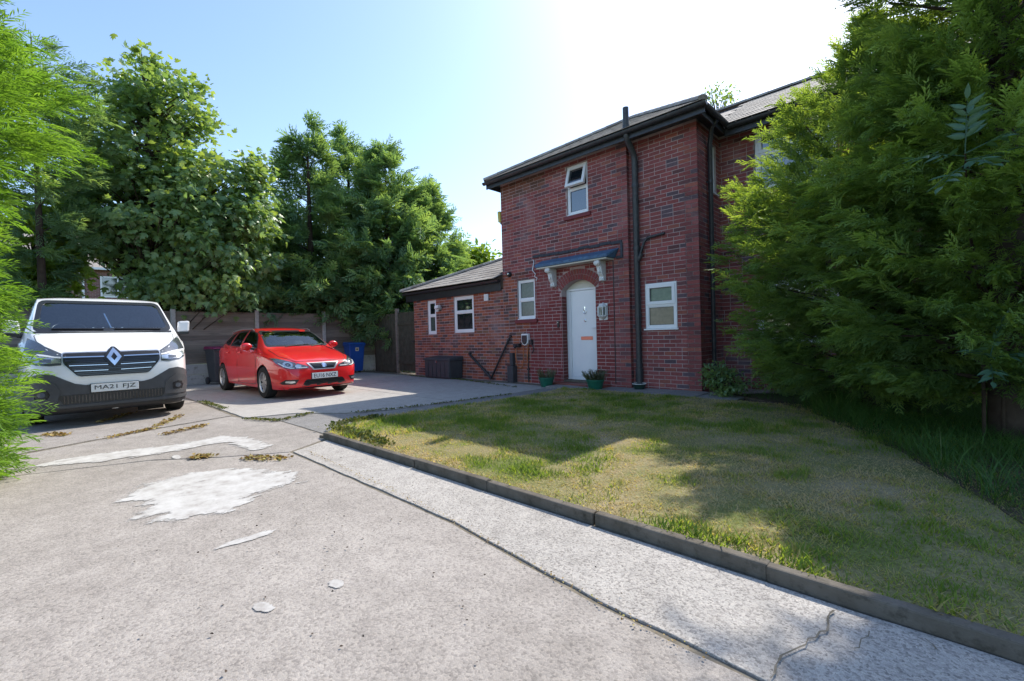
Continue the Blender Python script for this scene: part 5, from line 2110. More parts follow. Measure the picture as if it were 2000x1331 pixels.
    ring('grille_rim', bvh, 'front', inset(GR, -.008), inset(GR, .006), M['alloy'], g, .008, .012, 2)
    lo = patch('badge_plate', bvh, 'front', rounded([(-.125, .958), (-.02, .815), (.02, .815), (.125, .958), (.02, 1.10), (-.02, 1.10)], .05), M['trim'], t, .022, .02, 2)
    dia = [(-.083, .958), (0, .838), (.083, .958), (0, 1.078)]
    sm = [(-.035, .958), (0, .905), (.035, .958), (0, 1.011)]
    ring('badge', bvh, 'front', dia, sm, M['chrome'], lo, .032, .014, 2)
    plate_(t, .035, 0, .532, 'MA21 FJZ')
    b = MB()
    b.box(-.02, .028, -.27, .27, .47, .595)
    b.build('plate_holder', M['trim'], t, bevel=.006)
    # cab
    headrests(t, ((1.95, -.42), (1.95, .08), (1.95, .52)), 1.1, 1.45, .46)
    steering(t, -1.35, -.42, 1.40, .20, .95)
    b = MB()
    b.hex8([(-1.45, -.80, 1.33), (-.8, -.80, 1.33), (-.8, .80, 1.33), (-1.45, .80, 1.33), (-1.4, -.78, 1.425), (-.85, -.78, 1.375), (-.85, .78, 1.375), (-1.4, .78, 1.425)])
    b.build('dashboard', M['cabin'], t, bevel=.02)
    b = MB()
    b.box(-2.27, -2.25, -.72, .72, 1.36, 1.88)
    b.build('bulkhead', M['seat'], t)
    b = MB()
    for s, e in ((.36, .68),):
        pa, _ = project(bvh, 'front', .66, 1.378, .014)
        pb, _ = project(bvh, 'front', .08, 1.385, .014)
        b.tube([pa, pb], .011, 6)
        pc, _ = project(bvh, 'front', -.05, 1.378, .014)
        pd, _ = project(bvh, 'front', -.62, 1.388, .014)
        b.tube([pc, pd], .011, 6)
    b.build('wiper', M['trim'], t)
    b = MB()
    b.tube([(-1.05, .07, 1.40), (-1.25, .01, 1.62), (-1.27, -.0, 1.66)], .009, 6)
    b.build('phone_holder', M['chrome'], t, smooth=60)
    for k in range(4):
        b = MB()
        b.box(-.98, -.95, -.17 + k * .115, -.145 + k * .115, 1.385, 1.425)
        b.build('dash_vent_tab', M['platewhite'], t, bevel=.005)
    for xw, r in WX:
        for s in (-1, 1):
            wheel(t, -xw, s * .835, r, .215, s, 5, False)
    b = MB()
    b.box(-.5, -.46, .30, .62, .10, .2)
    b.tube([(-.5, .3, .11), (-.5, .62, .11)], .012, 6)
    b.build('tow_bracket', M['darkmetal'], t)
    return t


make_car()
make_van()
# ------------------------------------------------------------------ plants
def spray(K=7, w=.018, l=.4, droop=.12, ang=40, seed=0, bw=.03):
    """flat scaly conifer spray: a rib with paired branchlets"""
    r = random.Random(seed)
    v, t = [(0, -w, 0), (0, w, 0), (1, 0, -droop)], [(0, 1, 2)]
    for k in range(K):
        x = .08 + .84 * k / K
        for s in (-1, 1):
            ll = (l * (1 - x) ** .75 + .07) * r.uniform(.75, 1.25)
            a = R(ang + r.uniform(-12, 12))
            zx = -droop * x * x
            ex, ey, ez = x + ll * math.cos(a), s * ll * math.sin(a), zx - droop * ll + r.uniform(-.03, .03)
            mx_, my_ = x + ll * .45 * math.cos(a), s * ll * .45 * math.sin(a)
            i = len(v)
            v += [(x, 0, zx), (mx_ - bw * math.sin(a), my_ + s * bw * math.cos(a), zx + .01), (ex, ey, ez), (mx_ + bw * math.sin(a), my_ - s * bw * math.cos(a), zx + .01)]
            t += [(i, i + 1, i + 2), (i, i + 2, i + 3)]
    return np.array(v, float), np.array(t)


def tab(table, z):
    return np.interp(z, [q[0] for q in table], [q[1] for q in table])


def crown_branches(table, nb, el0, el1, azr=None, jitter=.22, power=1.0):
    """branch roots, unit directions and lengths filling an envelope of radius table(z)"""
    zs = np.array([q[0] for q in table])
    zz = np.linspace(zs[0], zs[-1], 200)
    wgt = tab(table, zz) ** power + .08
    z = rng.choice(zz, nb, p=wgt / wgt.sum()) + rng.uniform(-.03, .03, nb)
    az = rng.uniform(0, 2 * math.pi, nb) if azr is None else rng.uniform(azr[0], azr[1], nb)
    f = (z - zs[0]) / (zs[-1] - zs[0])
    el = R(el0) + (R(el1) - R(el0)) * f + rng.normal(0, .14, nb)
    L = tab(table, z) * (1 + rng.normal(0, jitter, nb)).clip(.45, 1.5)
    d = np.stack([np.cos(az) * np.cos(el), np.sin(az) * np.cos(el), np.sin(el)], 1)
    root = np.stack([np.zeros(nb), np.zeros(nb), z - L * np.tan(el)], 1)
    root[:, 2] = root[:, 2].clip(.15, None)
    return root, d, L / np.cos(el).clip(.5, 1)


def foliate(root, d, L, per, tpls, size, t0=.35, spread=.55, nod=.25, clump=.12, sway=None):
    """sprays along the outer part of every branch, fanned round its direction, tips nodding"""
    nb = len(root)
    idx = np.repeat(np.arange(nb), per)
    n = len(idx)
    t = t0 + (1 - t0) * rng.uniform(0, 1, n) ** .8
    curve = -.10 * L[idx] * (t ** 2) * nod * 2
    pos = root[idx] + d[idx] * (L[idx] * t)[:, None]
    pos[:, 2] += curve
    pos += rng.normal(0, clump, (n, 3)) * (.4 + .6 * (1 - t))[:, None]
    ax = d[idx] + rng.normal(0, spread, (n, 3))
    ax[:, 2] -= nod * rng.uniform(.3, 1.3, n)
    if sway is not None:
        ax += np.array(sway)
    nr = rng.normal(0, .55, (n, 3)) + np.array([0, 0, 1.0])
    bt = rng.uniform(0, 1, nb)
    tint = .55 * bt[idx] + .45 * rng.uniform(0, 1, n)
    tint = tint * .75 + .25 * t
    s = size * rng.uniform(.65, 1.35, n)
    return scatter(tpls, pos, ax, nr, s, tint)


def limbs(mb, root, d, L, every, r0, frac=.75):
    for i in range(0, len(root), every):
        a, b = Vector(root[i]), Vector(root[i] + d[i] * L[i] * frac)
        m = a.lerp(b, .5) + Vector((0, 0, .03))
        mb.tube([a, m, b], [r0, r0 * .65, r0 * .25], 5, cap=False)


bark = weathered('brown_bark', (.045, .033, .025), (.09, .068, .052), .95, 8, .1, .8, 30)
M['yew'] = leafmat('fresh_conifer_green', [(.15, (.07, .15, .03)), (.45, (.14, .27, .045)), (.75, (.23, .38, .065)), (1, (.33, .45, .11))], .5, .6, 1.4, tcol=(1.4, 1.4, .55))
M['leyland'] = leafmat('dark_conifer_green', [(.12, (.07, .13, .055)), (.45, (.14, .245, .085)), (.75, (.235, .36, .11)), (.95, (.37, .46, .15))], .52, .6, 1.1, tcol=(1.95, 1.65, .45), nmix=.3)
M['farcon'] = leafmat('blue_green_conifer', [(.12, (.10, .20, .13)), (.45, (.17, .30, .17)), (.75, (.25, .38, .16)), (.95, (.34, .43, .16))], .48, .55, .5)
M['maple'] = leafmat('maple_leaf_green', [(.12, (.11, .21, .115)), (.45, (.18, .30, .135)), (.75, (.27, .37, .12)), (.97, (.36, .42, .14))], .5, .36, .35, .6)
M['lime'] = leafmat('light_leaf_green', [(.1, (.12, .20, .035)), (.5, (.20, .32, .05)), (.9, (.31, .39, .10))], .5, .45, .8)

fine = [spray(5, .012, .40, .16, 30, s, .021) for s in range(4)]
mid = [spray(4, .014, .44, .2, 34, s + 10, .034) for s in range(4)]
coarse = [spray(5, .02, .42, .2, 42, s + 20, .042) for s in range(4)]


def conifer(label, loc, table, nb, per, tpls, size, mat, el, trunk_r, group=None, cat='conifer', name='conifer_tree', t0=.35, spread=.5, nod=.3, extra=None, limb=5, sway=None, jitter=.22, power=1.0, clump=.12):
    t = thing(name, label, cat, loc, 0, group)
    root, d, L = crown_branches(table, nb, el[0], el[1], jitter=jitter, power=power)
    if extra is not None:
        er, ed, eL = extra
        root, d, L = np.concatenate([root, er]), np.concatenate([d, ed]), np.concatenate([L, eL])
    V, T, ti = foliate(root, d, L, per, tpls, size, t0, spread, nod, clump, sway)
    H = table[-1][0]
    mb = MB()
    mb.tube([(0, 0, -.15), (.02, .02, H * .3), (-.02, .03, H * .65), (0, 0, H * .97)], [trunk_r, trunk_r * .8, trunk_r * .45, .012], 10)
    limbs(mb, root, d, L, limb, trunk_r * .17)
    mb.build('trunk', bark, t, smooth=60)
    link('crown', npmesh('crown', V, T, ti), mat, t)
    return t


# the two conifers on the right, between the lawn and the far wing of the house
TA = [(.6, .95), (1.0, 1.33), (1.8, 1.44), (2.6, 1.40), (3.4, 1.08), (4.1, .92), (4.7, .98), (5.2, 1.25), (5.9, 1.42), (6.8, 1.1), (7.8, .5), (8.3, .05)]
conifer('huge dense conifer on the right, its dark skirt hanging over the grass', (4.55, 4.1, 0), TA, 800, 54, mid, .17, M['leyland'], (10, 52), .15, 'conifers by the lawn', power=.8, nod=.26, spread=.30, jitter=.12, t0=.36, clump=.075)
TB_ = [(.4, .95), (.9, 1.3), (1.8, 1.46), (2.9, 1.44), (3.4, 1.25), (3.9, 1.0), (4.35, .5), (4.8, .04)]
conifer('bushy conifer close to the house wall with a ragged dark spire', (4.4, 5.5, 0), TB_, 440, 50, mid, .17, M['leyland'], (12, 54), .12, 'conifers by the lawn', power=.85, nod=.26, spread=.30, jitter=.12, t0=.36, clump=.075)

# the feathery conifer close on the left
LT = [(.03, .76), (.5, .86), (1.0, .84), (1.6, .82), (2.2, .78), (2.7, .88), (3.05, 1.38), (3.45, 1.26), (3.9, .85), (4.8, .5), (6.0, .05)]
conifer('bright feathery conifer close on the left, half hiding the white van', (-4.95, 3.2, 0), LT, 600, 38, fine, .20, M['yew'], (-6, 32), .15, 'feathery conifers on the left', nod=.06, spread=.30, t0=.3, jitter=.10)
L2 = [(2.2, .5), (4.2, .7), (5.6, 1.0), (6.8, 1.25), (7.6, 1.0), (8.2, .5), (8.7, .1)]
conifer('thin dark cypress with sparse sprays standing behind the bright left conifer', (-11.1, 10.6, 0), L2, 110, 26, fine, .42, M['farcon'], (10, 40), .1, 'feathery conifers on the left', nod=.2, spread=.4, jitter=.3)


# conifers behind the fence
def spot(px, depth):
    p = at(px, 660, depth)
    return Vector((p.x, p.y, 0))


CONS = [(612, 16.2, 8.9, 1.9, 'dark conifer with the tallest drooping tip, left in the clump behind the fence'),
        (690, 18.2, 9.6, 1.9, 'narrow tipped conifer second from the left in the clump behind the fence'),
        (762, 17.2, 8.6, 2.0, 'broad conifer behind the blue bin with a blunt bushy top'),
        (838, 18.4, 7.4, 1.75, 'conifer with layered flat boughs behind the low brick wing'),
        (556, 17.5, 5.9, 1.5, 'dark conifer squeezed between the maple and the conifer clump')]
for px, dep, H, r, lab in CONS:
    tb_ = [(1.3, r * .8), (2.2, r), (3.6, r * .97), (H * .62, r * .78), (H * .8, r * .5), (H * .92, r * .24), (H, .05)]
    conifer(lab, spot(px, dep), tb_, 230, 22, coarse, .54, M['farcon'], (2, 46), .16, 'conifers behind the fence', nod=.38, spread=.42, limb=14, jitter=.2, t0=.35, clump=.16)


def mapleleaf():
    pts = [(0, 0), (.12, .34), (.42, .46), (.40, .20), (.72, .30), (.66, .12), (1.0, 0)]
    out = pts + [(x, -y) for x, y in pts[-2:0:-1]]
    v = [(.38, 0, .03)] + [(x, y, -.16 * abs(y) - .08 * x * x) for x, y in out]
    n = len(out)
    return np.array(v, float), np.array([(0, i + 1, (i + 1) % n + 1) for i in range(n)])


def ovalleaf(w=.24, fold=.1):
    v = [(0, 0, 0), (.35, -w, fold), (.7, -w * .8, fold * .8), (1, 0, -.05), (.7, w * .8, fold * .8), (.35, w, fold), (.5, 0, 0)]
    return np.array(v, float), np.array([(6, 0, 1), (6, 1, 2), (6, 2, 3), (6, 3, 4), (6, 4, 5), (6, 5, 0)])


def leafy(label, loc, blobs, ncl, per, leaf, size, mat, trunk, cat='tree', name='maple_tree', group=None, avoid=None, cl=.34, shell=.45, droop=.3):
    """crown of leaf clusters inside overlapping ellipsoids; blobs = (centre, radii) in world space"""
    t = thing(name, label, cat, loc, 0, group)
    vol = np.array([b[1][0] * b[1][1] * b[1][2] for b in blobs]) ** .72
    pick = rng.choice(len(blobs), ncl, p=vol / vol.sum())
    u = rng.normal(0, 1, (ncl, 3))
    u /= np.linalg.norm(u, axis=1, keepdims=True)
    rad = shell + (1 - shell) * rng.uniform(0, 1, ncl) ** .7
    cc = np.array([tuple(b[0]) for b in blobs])[pick]
    rr = np.array([b[1] for b in blobs])[pick]
    cen = cc + u * rr * rad[:, None] * rng.uniform(.9, 1.12, (ncl, 1))
    if avoid is not None:
        cen = cen[[not avoid(c) for c in cen]]
    cen = cen[cen[:, 2] > .06]
    ncl = len(cen)
    idx = np.repeat(np.arange(ncl), per)
    n = len(idx)
    off = rng.normal(0, cl * .5, (n, 3)) * np.array([1, 1, .6])
    pos = cen[idx] + off
    ctr = np.mean(np.array([tuple(b[0]) for b in blobs]), 0)
    outw = pos - ctr
    outw /= np.linalg.norm(outw, axis=1, keepdims=True)
    ax = outw * .7 + rng.normal(0, .6, (n, 3))
    ax[:, 2] -= droop
    nr = rng.normal(0, .45, (n, 3)) + np.array([0, 0, 1.0]) + outw * .4
    bt = rng.uniform(0, 1, ncl)
    tint = (.5 * bt[idx] + .5 * rng.uniform(0, 1, n)).clip(0, 1)
    L = Vector(loc)
    V, T, ti = scatter([leaf], pos - np.array(tuple(L)), ax, nr, size * rng.uniform(.6, 1.3, n), tint)
    link('crown', npmesh('crown', V, T, ti), mat, t)
    mb = MB()
    top = max(b[0][2] for b in blobs) - L.z
    mb.tube([(0, 0, -.15), (.05, 0, top * .3), (-.04, .05, top * .6), (0, 0, top * .98)], [trunk, trunk * .8, trunk * .5, .02], 9)
    for i in range(0, ncl, 1 if size < .3 and ncl < 700 else 3):
        c = Vector(cen[i]) - L
        z0 = max(.4, c.z - (Vector((c.x, c.y, 0)).length) * random.uniform(.5, 1.0))
        a = Vector((0, 0, min(z0, top * .9)))
        m = a.lerp(c, .5) + Vector((0, 0, .08))
        mb.tube([a, m, c], [trunk * .2, trunk * .13, .006], 5, cap=False)
    mb.build('trunk', bark, t, smooth=60)
    return t


def blob(px, py, rx, ry, dep, rz=None):
    k = dep / F_PX
    return (at(px, py, dep), (rx * k, (rz or (rx + ry) / 2) * k, ry * k))


def px_of(p):
    c = CM @ (np.array(tuple(p)) - np.array([0, 0, CAM_H]))
    return 1000 + F_PX * c[0] / c[2], 665.5 + F_PX * c[1] / c[2]


def gap(p):
    x, y = px_of(p)
    return (105 < x < 240 and 500 < y < 600) or (x < 330 and y > 575) or y > 612


D_ = 12.8
MAPLE = [blob(*q, D_) for q in ((305, 300, 95, 110), (312, 195, 50, 75), (312, 128, 20, 26), (250, 190, 28, 50), (378, 215, 32, 58), (425, 390, 85, 95), (205, 420, 85, 105), (320, 440, 150, 110),
                                (445, 500, 75, 85), (490, 320, 25, 38), (400, 560, 110, 55), (200, 300, 50, 80), (300, 540, 90, 60), (490, 420, 40, 70))]
leafy('tall maple with broken sunlit crown standing behind the fence between van and car', spot(300, D_), MAPLE, 640, 36, mapleleaf(), .185, M['maple'], .14, avoid=gap, cl=.42, group='leafy trees behind the fence')
D2_ = 11.5
LOWM = [blob(*q, D2_) for q in ((85, 470, 70, 70), (120, 530, 40, 50), (60, 560, 50, 60))]
leafy('low bright leafed maple peeping out between the left conifer and the white van', spot(70, D2_), LOWM, 90, 26, mapleleaf(), .22, M['lime'], .07, avoid=lambda p: px_of(p)[0] > 150 or px_of(p)[1] > 605, cl=.4, group='leafy trees behind the fence')
D3_ = 31
leafy('pale sunlit tree far behind the low wing roof', spot(918, D3_), [blob(918, 512, 34, 26, D3_), blob(905, 540, 40, 30, D3_), blob(948, 520, 16, 30, D3_)], 110, 24, ovalleaf(), .42, M['lime'], .12, name='distant_tree', cl=.8, group='trees beyond the roofs')
D4_ = 17
leafy('thin twiggy tree top showing over the house roof', spot(1410, D4_), [blob(1408, 190, 26, 20, D4_), blob(1400, 200, 20, 20, D4_), blob(1385, 195, 8, 12, D4_)], 26, 9, ovalleaf(), .15, M['maple'], .05, name='distant_tree', cl=.35, group='trees beyond the roofs')
# dark shrubs filling the foot of the trees behind the fence
for k, (px, dep, w, lab) in enumerate(((470, 14.6, 75, 'dark shrub behind the fence below the maple'), (600, 16, 90, 'dark shrub behind the battened fence panel'), (730, 17.8, 80, 'dark shrub above the fence near the side gate'), (360, 13.4, 70, 'dark shrub behind the fence next to the van mirror'))):
    leafy(lab, spot(px, dep), [blob(px, 610, w, 45, dep), blob(px + 20, 590, w * .8, 40, dep)], 90, 26, ovalleaf(.3), .2, M['maple'], .05, 'shrub', 'shrub', 'shrubs behind the fence', cl=.5, avoid=lambda p: px_of(p)[1] > 625 or px_of(p)[0] < 335)

# shrubs at the corner of the house
for k, (u, v, rx, rz, n, lab, sz) in enumerate(((-.42, -.28, .26, .27, 60, 'dark green leafy shrub growing against the house corner', .055), (-1.15, .28, .42, .32, 70, 'dull grey green shrub under the hidden wing window', .05), (-2.3, .35, .5, .5, 70, 'tangled shrub below the conifer by the house wall', .06))):
    p = P(u, v, 0)
    leafy(lab, p, [(p + Vector((0, 0, rz * 1.05)), (rx, rx, rz)), (p + Vector((.12, -.1, rz * .7)), (rx * .9, rx * .8, rz * .6))], n, 26, ovalleaf(.3), sz, M['maple'], .015, 'shrub', 'shrub', 'shrubs along the house', cl=.14)


# sapling with long divided leaves growing through the big conifer; each leaflet its own piece
def leaflet_mesh(w=.16):
    xs = [0, .18, .45, .72, 1]
    ws = [0, w * .8, w, w * .62, 0]
    vs, fs = [], []
    for x, q in zip(xs, ws):
        vs += [(x, -q, .05 * (q / w)), (x, 0, -.06 * x * x), (x, q, .05 * (q / w))]
    for i in range(4):
        fs += [(i * 3, i * 3 + 3, i * 3 + 4, i * 3 + 1), (i * 3 + 1, i * 3 + 4, i * 3 + 5, i * 3 + 2)]
    mb = MB()
    mb.add(vs, fs)
    me = mb.mesh('leaflet', 60)
    a = me.attributes.new('tint', 'FLOAT', 'POINT')
    a.data.foreach_set('value', np.full(len(me.vertices), .5, np.float32))
    return me


M['ash'] = leafmat('blue_green_ash_leaf', [(.2, (.05, .12, .075)), (.6, (.09, .18, .11)), (.9, (.13, .23, .14))], .3, .45, 3)


def sapling(label, base, tip, leaves, size):
    t = thing('ash_sapling', label, 'sapling', (base.x, base.y, 0), 0, 'saplings growing through the conifers')
    o = Vector((base.x, base.y, 0))
    mb = MB()
    t_ = tip - o
    mb.tube([(.75, .55, -.05), (.7, .5, t_.z * .55), (.45, .35, t_.z * .8), t_ * .3 + Vector((.2, .15, t_.z * .62)), t_], [.014, .012, .010, .008, .005], 6)
    mb.build('stem', bark, t, smooth=60)
    lm = leaflet_mesh()
    lm.materials.append(M['ash'])
    for (z, d, ln) in leaves:
        d = Vector(d).normalized()
        a = tip - o + Vector((0, 0, z))
        b = a + d * ln - Vector((0, 0, .18 * ln))
        mb = MB()
        mb.tube([a, a.lerp(b, .5) + Vector((0, 0, .03)), b], [.004, .003, .0015], 5)
        rach = mb.build('leaf_stalk', M['ash'], t)
        side = d.cross(Vector((0, 0, 1))).normalized()
        upn = side.cross(d).normalized()
        for k in range(5):
            for s in ((-1, 1) if k < 4 else (0,)):
                p = a.lerp(b, .28 + .18 * k) + Vector((0, 0, .03 * (1 - abs(k - 2) / 3)))
                x = (d * (.75 if s else 1) + side * s * .8 + Vector((0, 0, random.uniform(-.6, .1)))).normalized()
                y = (upn + Vector((random.gauss(0, .3), random.gauss(0, .3), random.gauss(0, .3)))).cross(x).normalized()
                zax = x.cross(y)
                m4 = Matrix((x, y, zax)).transposed().to_4x4() @ Matrix.Scale(size * random.uniform(.8, 1.1), 4)
                m4.translation = p
                lf = bpy.data.objects.new('leaflet', lm)
                C.objects.link(lf)
                lf.parent = t
                lf.matrix_local = m4
    return t


p_ = at(1885, 300, 3.15)
sapling('blue green sapling with long divided leaves poking out of the big conifer', Vector((p_.x + .3, p_.y + .35, 0)), p_,
        [(0, (-.15, -.2, 1), .42), (-.02, (-1, -.25, .05), .48), (-.08, (-.9, -.5, -.35), .44), (.0, (.8, -.5, .45), .42), (-.05, (.9, -.2, .2), .46), (-.05, (-.3, -.7, -.2), .34), (.05, (.3, .2, .8), .34)], .125)
p_ = at(1935, 700, 3.35)
sapling('low dark sapling in the shade under the right conifers', Vector((p_.x + .1, p_.y + .15, 0)), p_,
        [(0, (-.7, -.3, .3), .3), (0, (.5, -.6, .2), .3), (-.05, (-.6, -.6, -.2), .28), (.03, (.1, -.2, 1), .26)], .11)


# ------------------------------------------------------------------ grass
def inside(poly, x, y):
    r = np.zeros(len(x), bool)
    n = len(poly)
    for i in range(n):
        (x0, y0), (x1, y1) = poly[i], poly[(i + 1) % n]
        c = ((y0 > y) != (y1 > y)) & (x < (x1 - x0) * (y - y0) / (y1 - y0 + 1e-12) + x0)
        r ^= c
    return r


def vnoise(x, y, s, seed=0):
    g_ = np.random.default_rng(seed).uniform(0, 1, (64, 64))
    X, Y = (x * s) % 63, (y * s) % 63
    i, j_ = X.astype(int), Y.astype(int)
    fx, fy = X - i, Y - j_
    fx, fy = fx * fx * (3 - 2 * fx), fy * fy * (3 - 2 * fy)
    return (g_[i, j_] * (1 - fx) + g_[i + 1, j_] * fx) * (1 - fy) + (g_[i, j_ + 1] * (1 - fx) + g_[i + 1, j_ + 1] * fx) * fy


blade = (np.array([(0, -.06, 0), (0, .06, 0), (.55, .045, .05), (.55, -.045, .05), (1, 0, .22)], float), np.array([(0, 1, 2), (0, 2, 3), (3, 2, 4)]))
blade1 = (np.array([(0, -.07, 0), (0, .07, 0), (1, 0, .15)], float), np.array([(0, 1, 2)]))


def blades(us, vs, z0, h, tint, lean, tpl, width=1.0):
    n = len(us)
    pos = np.array(O_)[None] + us[:, None] * np.array(D1)[None] + vs[:, None] * np.array(D2)[None]
    pos[:, 2] = z0
    a = rng.uniform(0, 2 * math.pi, n)
    ax = np.stack([np.cos(a) * lean, np.sin(a) * lean, np.ones(n)], 1)
    nr = np.stack([np.cos(a), np.sin(a), np.zeros(n)], 1)
    return scatter([tpl], pos, ax, nr, h, tint)


M['grass'] = leafmat('lawn_grass', [(.0, (.13, .22, .04)), (.25, (.25, .33, .07)), (.45, (.38, .37, .13)), (.68, (.50, .42, .24)), (1, (.60, .50, .34))], .55, .6, 2, .25, (1.5, 1.35, .6), nmix=.08)
nl = 270000
dist = rng.uniform(0, 1, nl)
us = rng.uniform(-5.5, 2.7, nl)
vs = rng.uniform(-5.76, -.75, nl)
k = inside([(2.10, -5.755), (2.27, -5.6), (2.65, -5.0), (2.5, -4.1), (2.3, -1.8), (2.45, -.75), (-5.5, -.75), (-5.5, -5.755)], us, vs)
camu, camv_ = -3.04, -8.0
dd = np.hypot(us - camu, vs - camv_)
k &= rng.uniform(0, 1, nl) < (4.2 / dd).clip(.35, 1) ** 1.3
us, vs, dd = us[k], vs[k], dd[k]
dry = .40 * vnoise(us + 9, vs + 9, 1.3, 3) + .35 * vnoise(us + 9, vs + 9, 3.4, 4) + .25 * vnoise(us + 9, vs + 9, 10, 5)
green = np.clip((vs + 5.1) / -.5, 0, 1) * .07 + np.clip((us - 1.2) / 1.3, 0, 1) * .05
dry = (dry - .47 - green) * 2.7 + .42 + rng.normal(0, .2, len(us))
dry = dry.clip(0, 1)
tall = vnoise(us + 3, vs + 5, 5, 8)
hh = (.024 + .018 * tall ** 2 + .018 * (1 - dry) * tall + .024 * np.clip((vs + 5.4) / -.35, 0, 1) * rng.uniform(0, 1, len(us)) ** 2) * rng.uniform(.6, 1.5, len(us))
kn = dd < 5.2
pa = blades(us[kn], vs[kn], .038, hh[kn], dry[kn], .5 + .7 * dry[kn], blade)
pb = blades(us[~kn], vs[~kn], .038, hh[~kn] * 1.15, dry[~kn], .5 + .7 * dry[~kn], (blade1[0] * np.array([1, 1.5, 1]), blade1[1]))
V, T, ti = np.concatenate([pa[0], pb[0]]), np.concatenate([pa[1], pb[1] + len(pa[0])]), np.concatenate([pa[2], pb[2]])
tag(link('grass', npmesh('grass', V, T, ti), M['grass']), 'short patchy lawn grass, green and straw coloured', 'grass', kind='stuff')

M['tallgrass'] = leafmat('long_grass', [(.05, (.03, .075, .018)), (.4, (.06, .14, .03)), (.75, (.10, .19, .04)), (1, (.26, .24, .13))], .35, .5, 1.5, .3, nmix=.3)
nt_ = 62000
BED = [(-.55, -.15), (-1.4, -.75), (-1.75, -1.15), (-2.3, -2.1), (-2.75, -2.9), (-3.15, -3.9), (-3.6, -5.0), (-6.5, -5.0), (-6.5, .6), (-1.4, .8)]
us = rng.uniform(-6.5, -.5, nt_)
vs = rng.uniform(-5, .8, nt_)
k = inside(BED, us, vs)
us, vs = us[k], vs[k]
mound = np.exp(-(((us + 2.05) / .42) ** 2 + ((vs + 1.35) / .5) ** 2))
edge = vnoise(us + 8, vs + 8, 2.2, 12)
hgt = (.16 + .26 * edge + .38 * mound) * rng.uniform(.5, 1.25, len(us))
hgt *= np.where(us > -1.7, .6, 1.0)
V, T, ti = blades(us, vs, -.02, hgt * .92, np.clip(rng.uniform(0, .7, len(us)) + mound * .35 + (rng.uniform(0, 1, len(us)) > .97) * .5, 0, 1), .35, (blade[0] * np.array([1, .12, 1.9]), blade[1]))
tag(link('undergrowth', npmesh('undergrowth', V, T, ti), M['tallgrass']), 'long dark grass growing under the right conifers', 'undergrowth', kind='stuff')
b = MB()
b.prism(ragged(BED, .2, .03), lambda u, v, d: U(u, v, d), -.09, .05)
tag(b.build('flower_bed', M['soil'], None, loc=P(0, 0, 0), rot=(0, 0, TH)), kind='structure')


# dead leaves and weeds lying in the joints of the drive
def litter(name, label, paths, n, size, mat, wid, up=.5, zz=.006):
    P3, W = [], []
    per = n // len(paths)
    for pts in paths:
        q = [Vector(gpt(x, y)) for x, y in pts]
        seg = [(a, b) for a, b in zip(q, q[1:])]
        ln = np.array([(b - a).length for a, b in seg])
        pick = rng.choice(len(seg), per, p=ln / ln.sum())
        for i in pick:
            a, b = seg[i]
            p = a.lerp(b, random.random())
            P3.append((p.x + random.gauss(0, wid), p.y + random.gauss(0, wid)))
    A = np.array(P3)
    m = len(A)
    pos = np.array(O_)[None] + A[:, :1] * np.array(D1)[None] + A[:, 1:] * np.array(D2)[None]
    pos[:, 2] = zz + rng.uniform(0, .012, m)
    a = rng.uniform(0, 2 * math.pi, m)
    ax = np.stack([np.cos(a), np.sin(a), rng.uniform(0, up, m)], 1)
    nr = rng.normal(0, .5, (m, 3)) + np.array([0, 0, 1.0])
    V, T, ti = scatter([ovalleaf(.32, .14)], pos, ax, nr, size * rng.uniform(.5, 1.4, m), rng.uniform(0, 1, m))
    return tag(link(name, npmesh(name, V, T, ti), mat), label, name.replace('_', ' '), kind='stuff')


M['dead'] = leafmat('dead_leaves', [(.1, (.12, .07, .03)), (.45, (.3, .2, .08)), (.8, (.42, .33, .14)), (1, (.3, .3, .1))], .25, .7, 3, .2, nmix=.1)
litter('leaf_litter', 'dry yellow brown leaves and weeds lying in the drive joints before the van',
       [[(205, 858), (255, 848), (300, 838)], [(300, 836), (335, 822), (352, 812)], [(190, 828), (225, 818), (258, 808)], [(92, 850), (128, 852)], [(384, 895), (404, 894)], [(482, 896), (530, 899), (563, 895)], [(320, 850), (400, 832)]], 1300, .034, M['dead'], .035)
M['weed'] = leafmat('small_weeds', [(.1, (.05, .08, .025)), (.5, (.1, .13, .04)), (1, (.22, .2, .09))], .3, .6, 3, .2, nmix=.2)
litter('joint_weeds', 'low weeds growing in the drive joints and along the house foot',
       [[(800, 735), (900, 742), (1010, 758)], [(800, 735), (880, 741), (960, 750)], [(690, 808), (770, 800), (900, 785), (1000, 771)], [(480, 820), (545, 823), (610, 808)], [(395, 786), (440, 800)], [(640, 700 + 30), (750, 722), (800, 728)]], 2600, .028, M['weed'], .03, 1.6)
litter('joint_moss', 'thin moss and dirt in the joint beside the pebble strip', [[(600, 882), (700, 930), (850, 1000), (1000, 1085), (1220, 1210), (1400, 1300)]], 420, .010, M['dead'], .012, .3)
litter('edge_weeds', 'leafy weeds spilling over the left lawn edge', [[(650, 842), (690, 830), (740, 822)], [(660, 846), (760, 880)]], 900, .04, M['weed'], .05, 2.0, .05)
litter('twig_bits', 'tiny dark bits of twig scattered over the concrete', [[(100, 1250), (600, 1000), (700, 1200), (900, 1320), (300, 1100)], [(560, 980), (900, 1250)]], 120, .012, bark, .5, .2, .004)

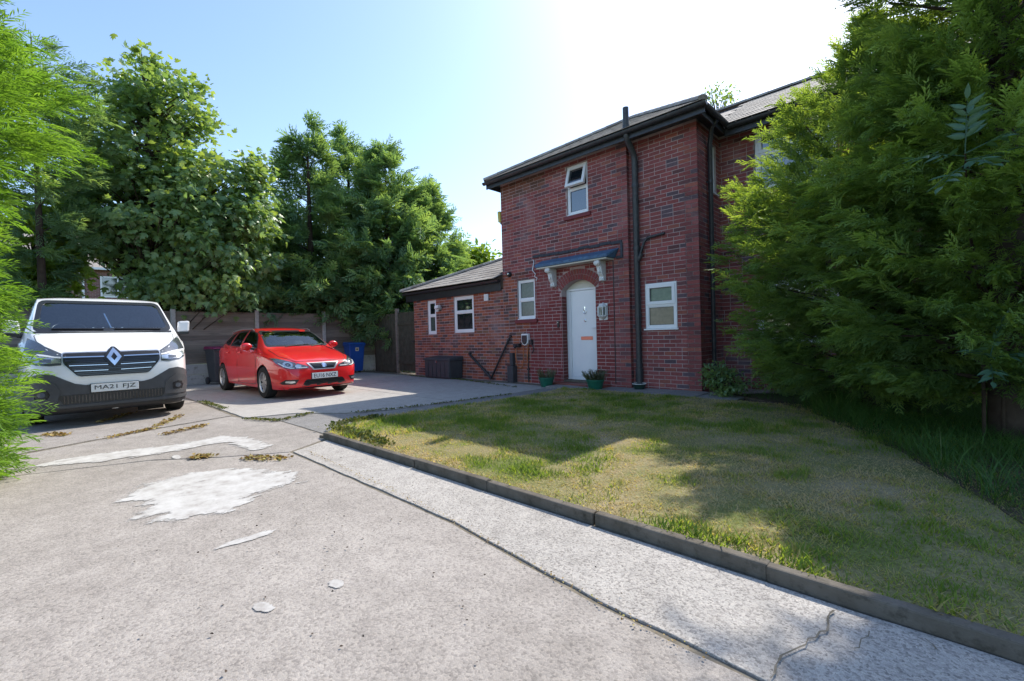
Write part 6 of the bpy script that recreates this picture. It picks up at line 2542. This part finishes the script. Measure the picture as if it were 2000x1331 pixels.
# ------------------------------------------------------------------ the house seen through the trees on the left
p_ = at(170, 560, 25)
fh = thing('distant_house', 'far brick house with white pipes glimpsed through the trees above the van', 'house', (p_.x, p_.y, 0), R(38))


def brickwall():
    m, n, l, b = nmat('far_brick', (.2, .1, .09), .9, .2)
    tc = N(n, 'TexCoord')
    mp = N(n, 'Mapping')
    mp.inputs['Rotation'].default_value = (R(90), 0, 0)
    l.new(tc.outputs['Object'], mp.inputs[0])
    br = N(n, 'TexBrick')
    br.inputs['Scale'].default_value = 1
    br.inputs['Brick Width'].default_value = .225
    br.inputs['Row Height'].default_value = .075
    br.inputs['Mortar Size'].default_value = .006
    br.inputs['Color1'].default_value = (.26, .12, .10, 1)
    br.inputs['Color2'].default_value = (.16, .075, .07, 1)
    br.inputs['Mortar'].default_value = (.4, .34, .31, 1)
    l.new(mp.outputs[0], br.inputs[0])
    l.new(br.outputs[0], b.inputs['Base Color'])
    return m


fb = brickwall()
b = MB()
b.box(-6, 4, 0, 7, -.1, 5.55)
b.build('wall', fb, fh)
b = MB()
b.add([(-6.3, -.3, 5.5), (4.3, -.3, 5.5), (4.3, 7.3, 5.5), (-6.3, 7.3, 5.5), (-3, 3.5, 7.9), (1, 3.5, 7.9)], [(0, 1, 5, 4), (1, 2, 5), (2, 3, 4, 5), (3, 0, 4), (3, 2, 1, 0)])
b.build('roof', M['tile'], fh)
b = MB()
b.box(-6.3, 4.3, -.40, -.28, 5.42, 5.54)
b.tube([(-.35, -.33, 5.42), (-.15, -.1, 5.0), (-.15, -.1, 0)], .055, 8)
b.build('downpipe', M['white'], fh)
for x in (.55, -3.2):
    b = MB()
    frame_ring(b, lambda a, z, d: (a, -d, z), x, x + 1.5, 3.9, 5.1, .08, -.05, .03)
    hexbox(b, lambda a, z, d: (a, -d, z), x + .72, x + .78, 3.98, 5.02, -.05, .028)
    w_ = b.build('window', M['white'], fh)
    b = MB()
    b.box(x + .05, x + 1.45, -.01, .0, 3.95, 5.05)
    b.build('pane', M['pane'], w_)
